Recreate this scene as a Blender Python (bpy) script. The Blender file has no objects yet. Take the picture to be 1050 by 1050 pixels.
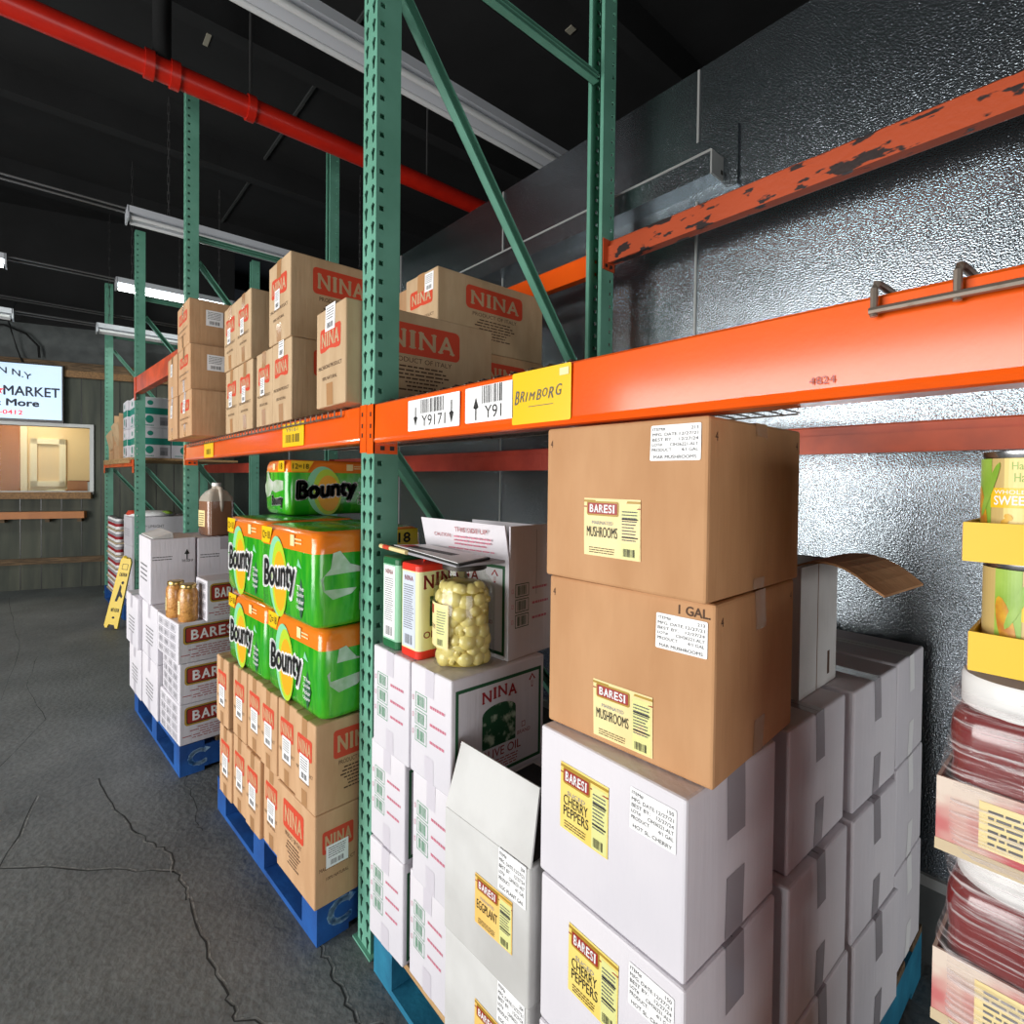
import bpy, bmesh, math, random
from mathutils import Matrix, Vector
random.seed(7)
S = bpy.context.scene
COL = S.collection
PI = math.pi
R = math.radians

# ------------------------------------------------------------------ materials
def lin(c):
    c = c / 255.0
    return c / 12.92 if c <= .04045 else ((c + .055) / 1.055) ** 2.4
def rgb(r, g, b): return (lin(r), lin(g), lin(b), 1)

def mat(name, col, rough=.5, metal=0.0, col2=None, nscale=8, stretch=(1, 1, 1), lo=.35, hi=.65,
        bump=0.0, bscale=60, bstretch=(1, 1, 1), emit=None, estr=0, trans=0, alpha=1, coat=0, spec=None, detail=4):
    m = bpy.data.materials.new(name); m.use_nodes = True
    nt = m.node_tree; N = nt.nodes; L = nt.links
    b = N['Principled BSDF']
    b.inputs['Base Color'].default_value = col
    b.inputs['Roughness'].default_value = rough
    b.inputs['Metallic'].default_value = metal
    b.inputs['Alpha'].default_value = alpha
    b.inputs['Transmission Weight'].default_value = trans
    b.inputs['Coat Weight'].default_value = coat; b.inputs['Coat Roughness'].default_value = .13
    if spec is not None: b.inputs['Specular IOR Level'].default_value = spec
    if emit:
        b.inputs['Emission Color'].default_value = emit
        b.inputs['Emission Strength'].default_value = estr
    tc = None
    def coord(st):
        tcn = N.new('ShaderNodeTexCoord'); mp = N.new('ShaderNodeMapping')
        mp.inputs['Scale'].default_value = st
        L.new(tcn.outputs['Object'], mp.inputs['Vector']); return mp.outputs['Vector']
    if col2:
        n = N.new('ShaderNodeTexNoise'); n.inputs['Scale'].default_value = nscale; n.inputs['Detail'].default_value = detail
        L.new(coord(stretch), n.inputs['Vector'])
        r = N.new('ShaderNodeValToRGB'); r.color_ramp.elements[0].position = lo; r.color_ramp.elements[1].position = hi
        r.color_ramp.elements[0].color = col; r.color_ramp.elements[1].color = col2
        L.new(n.outputs['Fac'], r.inputs['Fac']); L.new(r.outputs['Color'], b.inputs['Base Color'])
    if bump:
        n = N.new('ShaderNodeTexNoise'); n.inputs['Scale'].default_value = bscale; n.inputs['Detail'].default_value = 3
        L.new(coord(bstretch), n.inputs['Vector'])
        bp = N.new('ShaderNodeBump'); bp.inputs['Strength'].default_value = bump; bp.inputs['Distance'].default_value = .01
        L.new(n.outputs['Fac'], bp.inputs['Height']); L.new(bp.outputs['Normal'], b.inputs['Normal'])
    return m

M = {}
M['white_card'] = mat('white_card', rgb(226, 222, 227), .6, col2=rgb(214, 211, 218), nscale=3, bump=.12, bscale=14, bstretch=(6, 6, .5))
M['grey_card'] = mat('grey_card', rgb(214, 214, 212), .65, col2=rgb(188, 187, 184), nscale=4, bump=.12, bscale=14, bstretch=(6, 6, .5))
M['kraft'] = mat('kraft', rgb(204, 164, 124), .75, col2=rgb(190, 148, 108), nscale=5, stretch=(3, 3, 1), bump=.12, bscale=12, bstretch=(6, 6, .4))
M['kraft_light'] = mat('kraft_light', rgb(198, 170, 134), .75, col2=rgb(184, 154, 118), nscale=5, stretch=(3, 3, 1), bump=.12, bscale=12, bstretch=(6, 6, .4))
M['kraft_brown'] = mat('kraft_brown', rgb(200, 152, 108), .78, col2=rgb(188, 139, 95), nscale=4, stretch=(3, 3, 1), bump=.45, bscale=7, bstretch=(4, 4, .5))
M['card_edge'] = mat('card_edge', rgb(120, 84, 52), .8)
M['seam'] = mat('seam_shadow_ink', rgb(70, 60, 52), .9)
M['red_ink'] = mat('red_ink', rgb(205, 66, 36), .65)
M['dkred_ink'] = mat('dark_red_ink', rgb(160, 32, 40), .65)
M['pink_ink'] = mat('pink_ink', rgb(205, 120, 140), .65)
M['green_ink'] = mat('green_ink', rgb(22, 84, 48), .65)
M['pale_green_ink'] = mat('pale_green_ink', rgb(120, 170, 140), .65)
M['black'] = mat('black_ink', rgb(22, 20, 20), .6)
M['brown_ink'] = mat('brown_ink', rgb(80, 52, 30), .7)
M['grey_ink'] = mat('grey_ink', rgb(96, 96, 98), .7)
M['dim_ink'] = mat('faint_grey_ink', rgb(160, 158, 164), .7)
M['white'] = mat('white_paper', rgb(246, 246, 246), .5)
M['lilac'] = mat('clear_tape', rgb(216, 211, 220), .3, coat=.3)
M['brown_tape'] = mat('brown_clear_tape', rgb(186, 140, 96), .2, coat=.5)
M['grey_tape'] = mat('grey_clear_tape', rgb(170, 164, 170), .2, coat=.4)
M['label_yellow'] = mat('label_yellow', rgb(240, 208, 96), .45, col2=rgb(247, 224, 130), nscale=10)
M['label_cream'] = mat('label_cream', rgb(246, 230, 168), .45, col2=rgb(240, 214, 150), nscale=10)
M['label_orange'] = mat('label_orange', rgb(240, 190, 96), .45, col2=rgb(246, 206, 120), nscale=10)
M['label_pale'] = mat('label_pale_green', rgb(226, 226, 150), .45)
M['plate_red'] = mat('plate_red', rgb(160, 44, 32), .45)
M['plate_gold'] = mat('plate_gold', rgb(176, 140, 44), .45)
M['green_leaf_art'] = mat('leaf_art', rgb(14, 74, 40), .6, col2=rgb(176, 196, 170), nscale=38, lo=.52, hi=.66, detail=6)
M['orange'] = mat('orange_paint', rgb(250, 98, 18), .36, col2=rgb(242, 90, 16), nscale=4, bump=.05, bscale=90, coat=1.0, spec=.12)
M['orange_dark'] = mat('orange_paint_dull', rgb(240, 94, 36), .42, col2=rgb(186, 70, 32), nscale=5, bump=.04, bscale=60)
M['orange_worn'] = mat('orange_paint_chipped', rgb(190, 78, 36), .5, col2=rgb(44, 30, 28), nscale=9, stretch=(1, 2.5, 2.5), lo=.565, hi=.59, bump=.1, bscale=60)
M['red_paint'] = mat('red_oxide_paint', rgb(166, 60, 44), .4, col2=rgb(146, 48, 36), nscale=9, bump=.15, bscale=70)
M['green'] = mat('green_paint', rgb(112, 172, 149), .42, col2=rgb(98, 156, 133), nscale=6, bump=.05, bscale=90)
M['bolt'] = mat('steel_bolt', rgb(60, 56, 52), .5, .7)
M['pipe_red'] = mat('pipe_red', rgb(190, 34, 18), .35, col2=rgb(176, 28, 16), nscale=9)
M['white_metal'] = mat('white_enamel', rgb(196, 200, 206), .4)
M['tube_on'] = mat('lit_tube', (1, 1, 1, 1), .3, emit=(.93, 1, .96, 1), estr=9)
M['tube_off'] = mat('unlit_tube', rgb(214, 216, 216), .25)
M['chain'] = mat('chain_steel', rgb(110, 110, 110), .4, .8)
M['wire'] = mat('wire_steel', rgb(150, 138, 126), .4, .7, col2=rgb(110, 80, 60), nscale=30, lo=.55, hi=.7)
M['pallet_blue'] = mat('pallet_blue', rgb(20, 86, 162), .65, col2=rgb(14, 66, 132), nscale=9, bump=.2, bscale=30)
M['pallet_teal'] = mat('pallet_teal', rgb(34, 128, 160), .7, col2=rgb(20, 100, 132), nscale=9, bump=.2, bscale=30)
M['raw_wood'] = mat('raw_wood', rgb(196, 160, 112), .75, col2=rgb(160, 122, 80), nscale=10, stretch=(1, 8, 8), bump=.15, bscale=40)
M['old_wood'] = mat('old_wood', rgb(120, 96, 70), .8, col2=rgb(82, 66, 48), nscale=10, stretch=(1, 8, 8), bump=.2, bscale=40)
M['stencil'] = mat('white_stencil', rgb(150, 186, 220), .7, col2=rgb(70, 130, 196), nscale=30, lo=.5, hi=.62)
M['bg_green'] = mat('wrap_green', rgb(34, 160, 30), .22, col2=rgb(92, 196, 44), nscale=7, stretch=(4, 4, .8), lo=.42, hi=.72, bump=.3, bscale=9, bstretch=(3, 3, 1), coat=.6)
M['bg_orange'] = mat('wrap_orange', rgb(246, 132, 36), .22, bump=.3, bscale=9, bstretch=(1, 1, 3), coat=.6)
M['bg_yellow'] = mat('wrap_yellow', rgb(246, 200, 20), .3)
M['bg_teal'] = mat('wrap_teal', rgb(140, 216, 170), .3)
M['bg_lime'] = mat('wrap_lime', rgb(186, 216, 50), .3)
M['bg_amber'] = mat('wrap_amber', rgb(244, 176, 30), .3)
M['bg_clear'] = mat('wrap_clear', rgb(226, 234, 224), .15, col2=rgb(150, 188, 140), nscale=14, bump=.5, bscale=16, coat=.8)
M['brine'] = mat('brine', rgb(196, 176, 84), .4, col2=rgb(176, 152, 62), nscale=14)
M['mushroom'] = mat('pickled_mushroom', rgb(236, 218, 142), .35, col2=rgb(222, 198, 110), nscale=14, coat=.3)
M['beans'] = mat('tan_jar_contents', rgb(214, 156, 84), .35, col2=rgb(176, 118, 56), nscale=70, lo=.4, hi=.6, bump=.3, bscale=70, coat=.5)
M['lid_gold'] = mat('lid_gold', rgb(190, 160, 100), .3, .9)
M['lid_white'] = mat('lid_white', rgb(238, 238, 236), .35)
M['tin_red'] = mat('tin_red', rgb(222, 52, 34), .3)
M['tin_cream'] = mat('tin_cream', rgb(232, 232, 178), .3)
M['tin_green'] = mat('tin_green', rgb(30, 104, 60), .3)
M['tin_mint'] = mat('tin_mint', rgb(150, 204, 170), .3)
M['tin_blue'] = mat('tin_text_blue', rgb(214, 222, 236), .35)
M['sign_yellow'] = mat('sign_yellow', rgb(240, 204, 24), .35)
M['juice'] = mat('brown_juice', rgb(150, 108, 84), .2, coat=.6)
M['jug_clear'] = mat('jug_plastic', rgb(206, 196, 180), .3, alpha=.75)
M['tray_yellow'] = mat('tray_yellow', rgb(236, 192, 34), .5, col2=rgb(240, 200, 48), nscale=4)
M['can_metal'] = mat('can_metal', rgb(206, 206, 208), .25, 1)
M['can_tan'] = mat('can_label_tan', rgb(206, 178, 112), .4)
M['can_cream'] = mat('can_label_cream', rgb(238, 214, 130), .4)
M['can_yellow'] = mat('can_label_yellow', rgb(242, 196, 36), .4)
M['leaf_green'] = mat('leaf_green', rgb(130, 172, 52), .4, col2=rgb(176, 206, 96), nscale=16)
M['corn'] = mat('corn_kernels', rgb(226, 176, 40), .4, col2=rgb(190, 120, 40), nscale=60)
M['sauce'] = mat('dark_red_sauce', rgb(124, 22, 22), .18, col2=rgb(104, 16, 18), nscale=6, coat=.8)
M['tray_red'] = mat('tray_red_print', rgb(190, 70, 78), .5, col2=rgb(224, 206, 190), nscale=9, lo=.45, hi=.62)
M['tray_kraft'] = mat('tray_card', rgb(206, 186, 152), .6)
M['teal_ink'] = mat('teal_ink', rgb(20, 138, 118), .6)
M['dark_cloth'] = mat('dark_cloth', rgb(16, 18, 24), .9)
M['plywood'] = mat('orange_wood', rgb(190, 118, 56), .5, col2=rgb(168, 98, 42), nscale=5, stretch=(1, 1, .3))
M['trim_wood'] = mat('trim_wood', rgb(150, 110, 62), .6, col2=rgb(118, 84, 46), nscale=8, stretch=(8, .6, 8))
M['cream_wall'] = mat('cream_wall', rgb(240, 214, 168), .7)
M['cream_trim'] = mat('cream_trim', rgb(250, 238, 206), .5)
M['alu_frame'] = mat('alu_frame', rgb(168, 170, 168), .4, .3)
M['bezel'] = mat('black_bezel', rgb(18, 18, 20), .3)
M['screen'] = mat('lit_screen', rgb(190, 216, 240), .3, emit=rgb(198, 220, 243), estr=.66)
M['scr_dark'] = mat('screen_navy', rgb(26, 34, 50), .3, emit=rgb(26, 34, 50), estr=.7)
M['scr_red'] = mat('screen_red', rgb(220, 30, 40), .3, emit=rgb(220, 30, 40), estr=.7)
M['cable'] = mat('black_cable', rgb(12, 12, 12), .5)
M['floor_crack'] = mat('floor_crack', rgb(36, 38, 38), .9)
M['floor_chip'] = mat('floor_pale_grit', rgb(146, 148, 146), .9, col2=rgb(90, 92, 92), nscale=60)
M['conc'] = mat('grey_block', rgb(92, 96, 96), .9, col2=rgb(80, 84, 84), nscale=9, bump=.2, bscale=30)
M['ceil'] = mat('black_ceiling', rgb(22, 23, 24), .85, col2=rgb(14, 15, 16), nscale=2.5, bump=.3, bscale=8)
M['flake'] = mat('ceiling_flake', rgb(150, 146, 130), .9)
M['panel_white'] = mat('pale_wall', rgb(150, 150, 148), .8)
M['dark_wall'] = mat('dark_wall', rgb(52, 54, 54), .9)

def special_mats():
    # floor: worn grey painted concrete
    m = bpy.data.materials.new('painted_concrete'); m.use_nodes = True
    nt = m.node_tree; N = nt.nodes; L = nt.links; b = N['Principled BSDF']
    tc = N.new('ShaderNodeTexCoord')
    n1 = N.new('ShaderNodeTexNoise'); n1.inputs['Scale'].default_value = 1.6; n1.inputs['Detail'].default_value = 8; n1.inputs['Roughness'].default_value = .65
    L.new(tc.outputs['Object'], n1.inputs['Vector'])
    r = N.new('ShaderNodeValToRGB')
    r.color_ramp.elements[0].position = .3; r.color_ramp.elements[0].color = rgb(80, 84, 86)
    r.color_ramp.elements[1].position = .72; r.color_ramp.elements[1].color = rgb(118, 122, 122)
    L.new(n1.outputs['Fac'], r.inputs['Fac'])
    n2 = N.new('ShaderNodeTexNoise'); n2.inputs['Scale'].default_value = 45; n2.inputs['Detail'].default_value = 5
    L.new(tc.outputs['Object'], n2.inputs['Vector'])
    mx = N.new('ShaderNodeMix'); mx.data_type = 'RGBA'; mx.blend_type = 'MULTIPLY'; mx.inputs['Factor'].default_value = .5
    L.new(r.outputs['Color'], mx.inputs['A']); L.new(n2.outputs['Color'], mx.inputs['B'])
    r2 = N.new('ShaderNodeValToRGB'); r2.color_ramp.elements[0].position = .3; r2.color_ramp.elements[0].color = (.45, .45, .45, 1); r2.color_ramp.elements[1].position = .6
    L.new(n2.outputs['Fac'], r2.inputs['Fac']); L.new(r2.outputs['Color'], mx.inputs['B'])
    L.new(mx.outputs['Result'], b.inputs['Base Color'])
    b.inputs['Roughness'].default_value = .62
    bp = N.new('ShaderNodeBump'); bp.inputs['Strength'].default_value = .4; bp.inputs['Distance'].default_value = .010
    ad = N.new('ShaderNodeMath'); ad.operation = 'ADD'
    L.new(n1.outputs['Fac'], ad.inputs[0]); L.new(n2.outputs['Fac'], ad.inputs[1])
    L.new(ad.outputs[0], bp.inputs['Height']); L.new(bp.outputs['Normal'], b.inputs['Normal'])
    M['floor'] = m
    # embossed aluminium sheet
    m = bpy.data.materials.new('embossed_aluminium'); m.use_nodes = True
    nt = m.node_tree; N = nt.nodes; L = nt.links; b = N['Principled BSDF']
    tc = N.new('ShaderNodeTexCoord')
    n1 = N.new('ShaderNodeTexNoise'); n1.inputs['Scale'].default_value = 215; n1.inputs['Detail'].default_value = 1.5
    n2 = N.new('ShaderNodeTexNoise'); n2.inputs['Scale'].default_value = 2.2; n2.inputs['Detail'].default_value = 5
    L.new(tc.outputs['Object'], n1.inputs['Vector']); L.new(tc.outputs['Object'], n2.inputs['Vector'])
    r = N.new('ShaderNodeValToRGB'); r.color_ramp.elements[0].color = rgb(136, 146, 152); r.color_ramp.elements[1].color = rgb(170, 178, 184)
    L.new(n2.outputs['Fac'], r.inputs['Fac']); L.new(r.outputs['Color'], b.inputs['Base Color'])
    b.inputs['Metallic'].default_value = 1; b.inputs['Roughness'].default_value = .22
    bp = N.new('ShaderNodeBump'); bp.inputs['Strength'].default_value = .8; bp.inputs['Distance'].default_value = .0021
    L.new(n1.outputs['Fac'], bp.inputs['Height']); L.new(bp.outputs['Normal'], b.inputs['Normal'])
    M['alu'] = m
    # dark stained vertical boards
    m = bpy.data.materials.new('dark_boards'); m.use_nodes = True
    nt = m.node_tree; N = nt.nodes; L = nt.links; b = N['Principled BSDF']
    tc = N.new('ShaderNodeTexCoord'); mp = N.new('ShaderNodeMapping'); mp.inputs['Scale'].default_value = (1, 1, .12)
    L.new(tc.outputs['Object'], mp.inputs['Vector'])
    n = N.new('ShaderNodeTexNoise'); n.inputs['Scale'].default_value = 9; n.inputs['Detail'].default_value = 6
    L.new(mp.outputs['Vector'], n.inputs['Vector'])
    r = N.new('ShaderNodeValToRGB'); r.color_ramp.elements[0].position = .3; r.color_ramp.elements[0].color = rgb(52, 58, 52); r.color_ramp.elements[1].position = .75; r.color_ramp.elements[1].color = rgb(92, 94, 80)
    L.new(n.outputs['Fac'], r.inputs['Fac']); L.new(r.outputs['Color'], b.inputs['Base Color'])
    b.inputs['Roughness'].default_value = .7
    M['boards'] = m
    # stretch film
    m = bpy.data.materials.new('stretch_film'); m.use_nodes = True
    nt = m.node_tree; N = nt.nodes; L = nt.links; b = N['Principled BSDF']; o = N['Material Output']
    b.inputs['Base Color'].default_value = rgb(236, 226, 226); b.inputs['Roughness'].default_value = .16; b.inputs['Coat Weight'].default_value = .6
    tc = N.new('ShaderNodeTexCoord'); mp = N.new('ShaderNodeMapping'); mp.inputs['Scale'].default_value = (1.5, 1.5, 40); mp.inputs['Rotation'].default_value = (R(9), 0, 0)
    L.new(tc.outputs['Object'], mp.inputs['Vector'])
    n = N.new('ShaderNodeTexNoise'); n.inputs['Scale'].default_value = 5; n.inputs['Detail'].default_value = 6; n.inputs['Roughness'].default_value = .7
    L.new(mp.outputs['Vector'], n.inputs['Vector'])
    r = N.new('ShaderNodeValToRGB'); r.color_ramp.elements[0].position = .49; r.color_ramp.elements[0].color = (.05, .05, .05, 1); r.color_ramp.elements[1].position = .71; r.color_ramp.elements[1].color = (.9, .9, .9, 1)
    L.new(n.outputs['Fac'], r.inputs['Fac'])
    t = N.new('ShaderNodeBsdfTransparent'); ms = N.new('ShaderNodeMixShader')
    L.new(r.outputs['Color'], ms.inputs['Fac']); L.new(t.outputs[0], ms.inputs[1]); L.new(b.outputs[0], ms.inputs[2]); L.new(ms.outputs[0], o.inputs['Surface'])
    bp = N.new('ShaderNodeBump'); bp.inputs['Strength'].default_value = .5; bp.inputs['Distance'].default_value = .01
    L.new(n.outputs['Fac'], bp.inputs['Height']); L.new(bp.outputs['Normal'], b.inputs['Normal'])
    M['film'] = m
    # clear thin glass: mostly see-through with a fresnel gloss
    m = bpy.data.materials.new('clear_glass'); m.use_nodes = True
    nt = m.node_tree; N = nt.nodes; L = nt.links; o = N['Material Output']; N.remove(N['Principled BSDF'])
    t = N.new('ShaderNodeBsdfTransparent'); t.inputs['Color'].default_value = (.96, .98, .96, 1)
    g = N.new('ShaderNodeBsdfGlossy'); g.inputs['Roughness'].default_value = .05
    lw = N.new('ShaderNodeLayerWeight'); lw.inputs['Blend'].default_value = .5
    pw = N.new('ShaderNodeMath'); pw.operation = 'POWER'; pw.inputs[1].default_value = 4; L.new(lw.outputs['Facing'], pw.inputs[0])
    fr = N.new('ShaderNodeMath'); fr.operation = 'MULTIPLY_ADD'; fr.inputs[1].default_value = .45; fr.inputs[2].default_value = .04; L.new(pw.outputs[0], fr.inputs[0])
    ms = N.new('ShaderNodeMixShader'); L.new(fr.outputs[0], ms.inputs['Fac']); L.new(t.outputs[0], ms.inputs[1]); L.new(g.outputs[0], ms.inputs[2]); L.new(ms.outputs[0], o.inputs['Surface'])
    M['glass'] = m
    m2 = m.copy(); m2.name = 'clean_window_glass'
    for nd in m2.node_tree.nodes:
        if nd.type == 'MATH' and nd.operation == 'MULTIPLY_ADD': nd.inputs[1].default_value = .05; nd.inputs[2].default_value = .004
    M['pane'] = m2
special_mats()

# ------------------------------------------------------------------ mesh builder
class MB:
    def __init__(s): s.v = []; s.f = []; s.mi = []; s.ms = []
    def slot(s, m):
        if isinstance(m, str): m = M[m]
        if m not in s.ms: s.ms.append(m)
        return s.ms.index(m)
    def add(s, vs, fs, m):
        k = len(s.v); i = s.slot(m); s.v += [tuple(v) for v in vs]
        for f in fs: s.f.append(tuple(k + q for q in f)); s.mi.append(i)
    def box(s, x0, x1, y0, y1, z0, z1, m, T=None):
        vs = [(x, y, z) for z in (z0, z1) for y in (y0, y1) for x in (x0, x1)]
        if T: vs = [T @ Vector(v) for v in vs]
        s.add(vs, [(0, 2, 3, 1), (4, 5, 7, 6), (0, 1, 5, 4), (2, 6, 7, 3), (0, 4, 6, 2), (1, 3, 7, 5)], m)
    def hexa(s, v8, m): s.add(v8, [(0, 3, 2, 1), (4, 5, 6, 7), (0, 1, 5, 4), (1, 2, 6, 5), (2, 3, 7, 6), (3, 0, 4, 7)], m)
    def bar(s, a, b, w, h, m, up=(0, 0, 1)):
        a = Vector(a); b = Vector(b); d = (b - a).normalized(); up = Vector(up)
        x = d.cross(up).normalized(); y = x.cross(d)
        o = [(-w / 2, -h / 2), (w / 2, -h / 2), (w / 2, h / 2), (-w / 2, h / 2)]
        s.hexa([a + x * p + y * q for p, q in o] + [b + x * p + y * q for p, q in o], m)
    def tube(s, pts, r, m, n=8, cap=True):
        pts = [Vector(p) for p in pts]; rings = []
        ref = Vector((0, 0, 1))
        for i, p in enumerate(pts):
            d = (pts[min(i + 1, len(pts) - 1)] - pts[max(i - 1, 0)]).normalized()
            if abs(d.dot(ref)) > .95: rf = Vector((1, 0, 0))
            else: rf = ref
            x = d.cross(rf).normalized(); y = x.cross(d)
            rr = r[i] if isinstance(r, (list, tuple)) else r
            rings.append([p + x * math.cos(2 * PI * k / n) * rr + y * math.sin(2 * PI * k / n) * rr for k in range(n)])
        s.loft(rings, m, cap)
    def loft(s, rings, m, cap=True, mats=None):
        n = len(rings[0]); vs = [v for r in rings for v in r]
        k0 = len(s.v); s.v += [tuple(v) for v in vs]
        for i in range(len(rings) - 1):
            ii = s.slot(mats[i] if mats else m)
            for k in range(n):
                s.f.append((k0 + i * n + k, k0 + i * n + (k + 1) % n, k0 + (i + 1) * n + (k + 1) % n, k0 + (i + 1) * n + k)); s.mi.append(ii)
        if cap:
            s.f.append(tuple(k0 + k for k in reversed(range(n)))); s.mi.append(s.slot(mats[0] if mats else m))
            s.f.append(tuple(k0 + (len(rings) - 1) * n + k for k in range(n))); s.mi.append(s.slot(mats[-1] if mats else m))
    def lathe(s, prof, m, n=28, c=(0, 0, 0), cap=True, mats=None):
        rings = [[(c[0] + r * math.cos(2 * PI * k / n), c[1] + r * math.sin(2 * PI * k / n), c[2] + z) for k in range(n)] for r, z in prof]
        s.loft(rings, m, cap, mats)
    def build(s, name, parent=None, smooth=False, angle=None):
        me = bpy.data.meshes.new(name); me.from_pydata(s.v, [], s.f)
        for m in s.ms: me.materials.append(m)
        me.polygons.foreach_set('material_index', s.mi)
        if smooth: me.polygons.foreach_set('use_smooth', [True] * len(s.f))
        me.update()
        if smooth and angle:
            try: me.set_sharp_from_angle(angle=R(angle))
            except Exception: pass
        o = bpy.data.objects.new(name, me); COL.objects.link(o)
        if parent: o.parent = parent
        return o

def tag(o, label=None, cat=None, group=None, kind=None):
    if label: o['label'] = label
    if cat: o['category'] = cat
    if group: o['group'] = group
    if kind: o['kind'] = kind
    return o
def thing(name, label, cat, loc=(0, 0, 0), rz=0, group=None):
    o = bpy.data.objects.new(name, None); COL.objects.link(o)
    o.empty_display_size = .05
    o.location = loc; o.rotation_euler = (0, 0, R(rz)); tag(o, label, cat, group); return o
def copy_tree(o, parent=None):
    c = o.copy(); COL.objects.link(c)
    if parent: c.parent = parent
    for ch in list(o.children):
        copy_tree(ch, c)
    return c

# ------------------------------------------------------------------ text and prints
_tc = {}
def glyphs(s, bold=0.0, shear=0.0):
    key = (s, bold, shear)
    if key in _tc: return _tc[key]
    cu = bpy.data.curves.new('t', 'FONT'); cu.body = s; cu.size = 1; cu.offset = bold; cu.fill_mode = 'FRONT'
    cu.resolution_u = 3; cu.shear = shear
    ob = bpy.data.objects.new('t', cu); COL.objects.link(ob)
    dg = bpy.context.evaluated_depsgraph_get()
    me = bpy.data.meshes.new_from_object(ob.evaluated_get(dg))
    vs = [(v.co.x, v.co.y) for v in me.vertices]; fs = [tuple(p.vertices) for p in me.polygons]
    bpy.data.objects.remove(ob); bpy.data.curves.remove(cu); bpy.data.meshes.remove(me)
    xs = [v[0] for v in vs] or [0, 1]; ys = [v[1] for v in vs] or [0, 1]
    _tc[key] = (vs, fs, (min(xs), min(ys), max(xs), max(ys))); return _tc[key]

LAY = .00035
def d_rect(mb, fm, u0, v0, u1, v1, m, lay=0, n=1, nv=None):
    nv = nv or n; vs = []; fs = []
    for j in range(nv + 1):
        for i in range(n + 1):
            vs.append(fm(u0 + (u1 - u0) * i / n, v0 + (v1 - v0) * j / nv, LAY * (lay + 1.5)))
    for j in range(nv):
        for i in range(n):
            a = j * (n + 1) + i; fs.append((a, a + 1, a + n + 2, a + n + 1))
    mb.add(vs, fs, m)
def d_poly(mb, fm, pts, m, lay=0, rings=4):
    n = len(pts); cu = sum(q[0] for q in pts) / n; cv = sum(q[1] for q in pts) / n
    if n < 5 or rings == 0:
        mb.add([fm(u, v, LAY * (lay + 1.5)) for u, v in pts], [tuple(range(n))], m); return
    vs = [fm(cu, cv, LAY * (lay + 1.5))]; fs = []
    for k in range(1, rings + 1):
        t = k / rings; vs += [fm(cu + (u - cu) * t, cv + (v - cv) * t, LAY * (lay + 1.5)) for u, v in pts]
    for i in range(n):
        j = (i + 1) % n; fs.append((0, 1 + i, 1 + j))
        for k in range(rings - 1):
            q = 1 + k * n; fs.append((q + i, q + n + i, q + n + j, q + j))
    mb.add(vs, fs, m)
def d_frame(mb, fm, u0, v0, u1, v1, t, m, lay=0):
    d_rect(mb, fm, u0, v0, u1, v0 + t, m, lay, 4, 1); d_rect(mb, fm, u0, v1 - t, u1, v1, m, lay, 4, 1)
    d_rect(mb, fm, u0, v0 + t, u0 + t, v1 - t, m, lay, 1, 4); d_rect(mb, fm, u1 - t, v0 + t, u1, v1 - t, m, lay, 1, 4)
def rrect(u0, v0, u1, v1, r, n=4):
    p = []
    for cx, cy, a in ((u1 - r, v0 + r, -90), (u1 - r, v1 - r, 0), (u0 + r, v1 - r, 90), (u0 + r, v0 + r, 180)):
        for k in range(n + 1):
            t = R(a + 90 * k / n); p.append((cx + r * math.cos(t), cy + r * math.sin(t)))
    return p
def ell(cu, cv, a, b, n=24, rot=0):
    c, s_ = math.cos(R(rot)), math.sin(R(rot))
    return [(cu + a * math.cos(t) * c - b * math.sin(t) * s_, cv + a * math.cos(t) * s_ + b * math.sin(t) * c) for t in [2 * PI * k / n for k in range(n)]]
def d_text(mb, fm, s, u0, v0, u1, v1, m, lay=1, bold=0.0, shear=0.0, skew=0.0, arc=0.0, keep=False):
    vs, fs, (a, b, c, d) = glyphs(s, 0.0, shear)
    w = max(c - a, 1e-6); h = max(d - b, 1e-6)
    if keep:
        k = min((u1 - u0) / w, (v1 - v0) / h); u1 = u0 + w * k; v1 = v0 + h * k
    H = v1 - v0; k = H * bold
    offs = [(0, 0)] if not bold else [(k * math.cos(R(q)), k * math.sin(R(q))) for q in (range(0, 360, 45) if bold > .05 else (0, 90, 180, 270))]
    for du, dv in offs:
        d_text1(mb, fm, vs, fs, a, b, w, h, u0 + du, v0 + dv, u1 + du, v1 + dv, m, lay, skew, arc)
def d_text1(mb, fm, vs, fs, a, b, w, h, u0, v0, u1, v1, m, lay, skew, arc):
    out = []
    for x, y in vs:
        fx = (x - a) / w; fy = (y - b) / h
        u = u0 + (u1 - u0) * fx
        v = v0 + (v1 - v0) * fy + skew * fx + arc * (1 - (2 * fx - 1) ** 2)
        out.append(fm(u, v, LAY * (lay + 1.5)))
    mb.add(out, fs, m)
SER = {'N': [(0, 0), (0, 1), (1, 1)], 'I': [(.5, 0), (.5, 1)], 'A': [(.02, 0), (.98, 0)], 'B': [(.04, 0), (.04, 1)], 'R': [(.04, 0), (.04, 1), (.95, 0)], 'E': [(.04, 0), (.04, 1)], 'S': []}
WID = {'I': .5, 'N': 1.1, 'A': 1.1, 'B': .95, 'R': 1.02, 'E': .9, 'S': .85}
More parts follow.
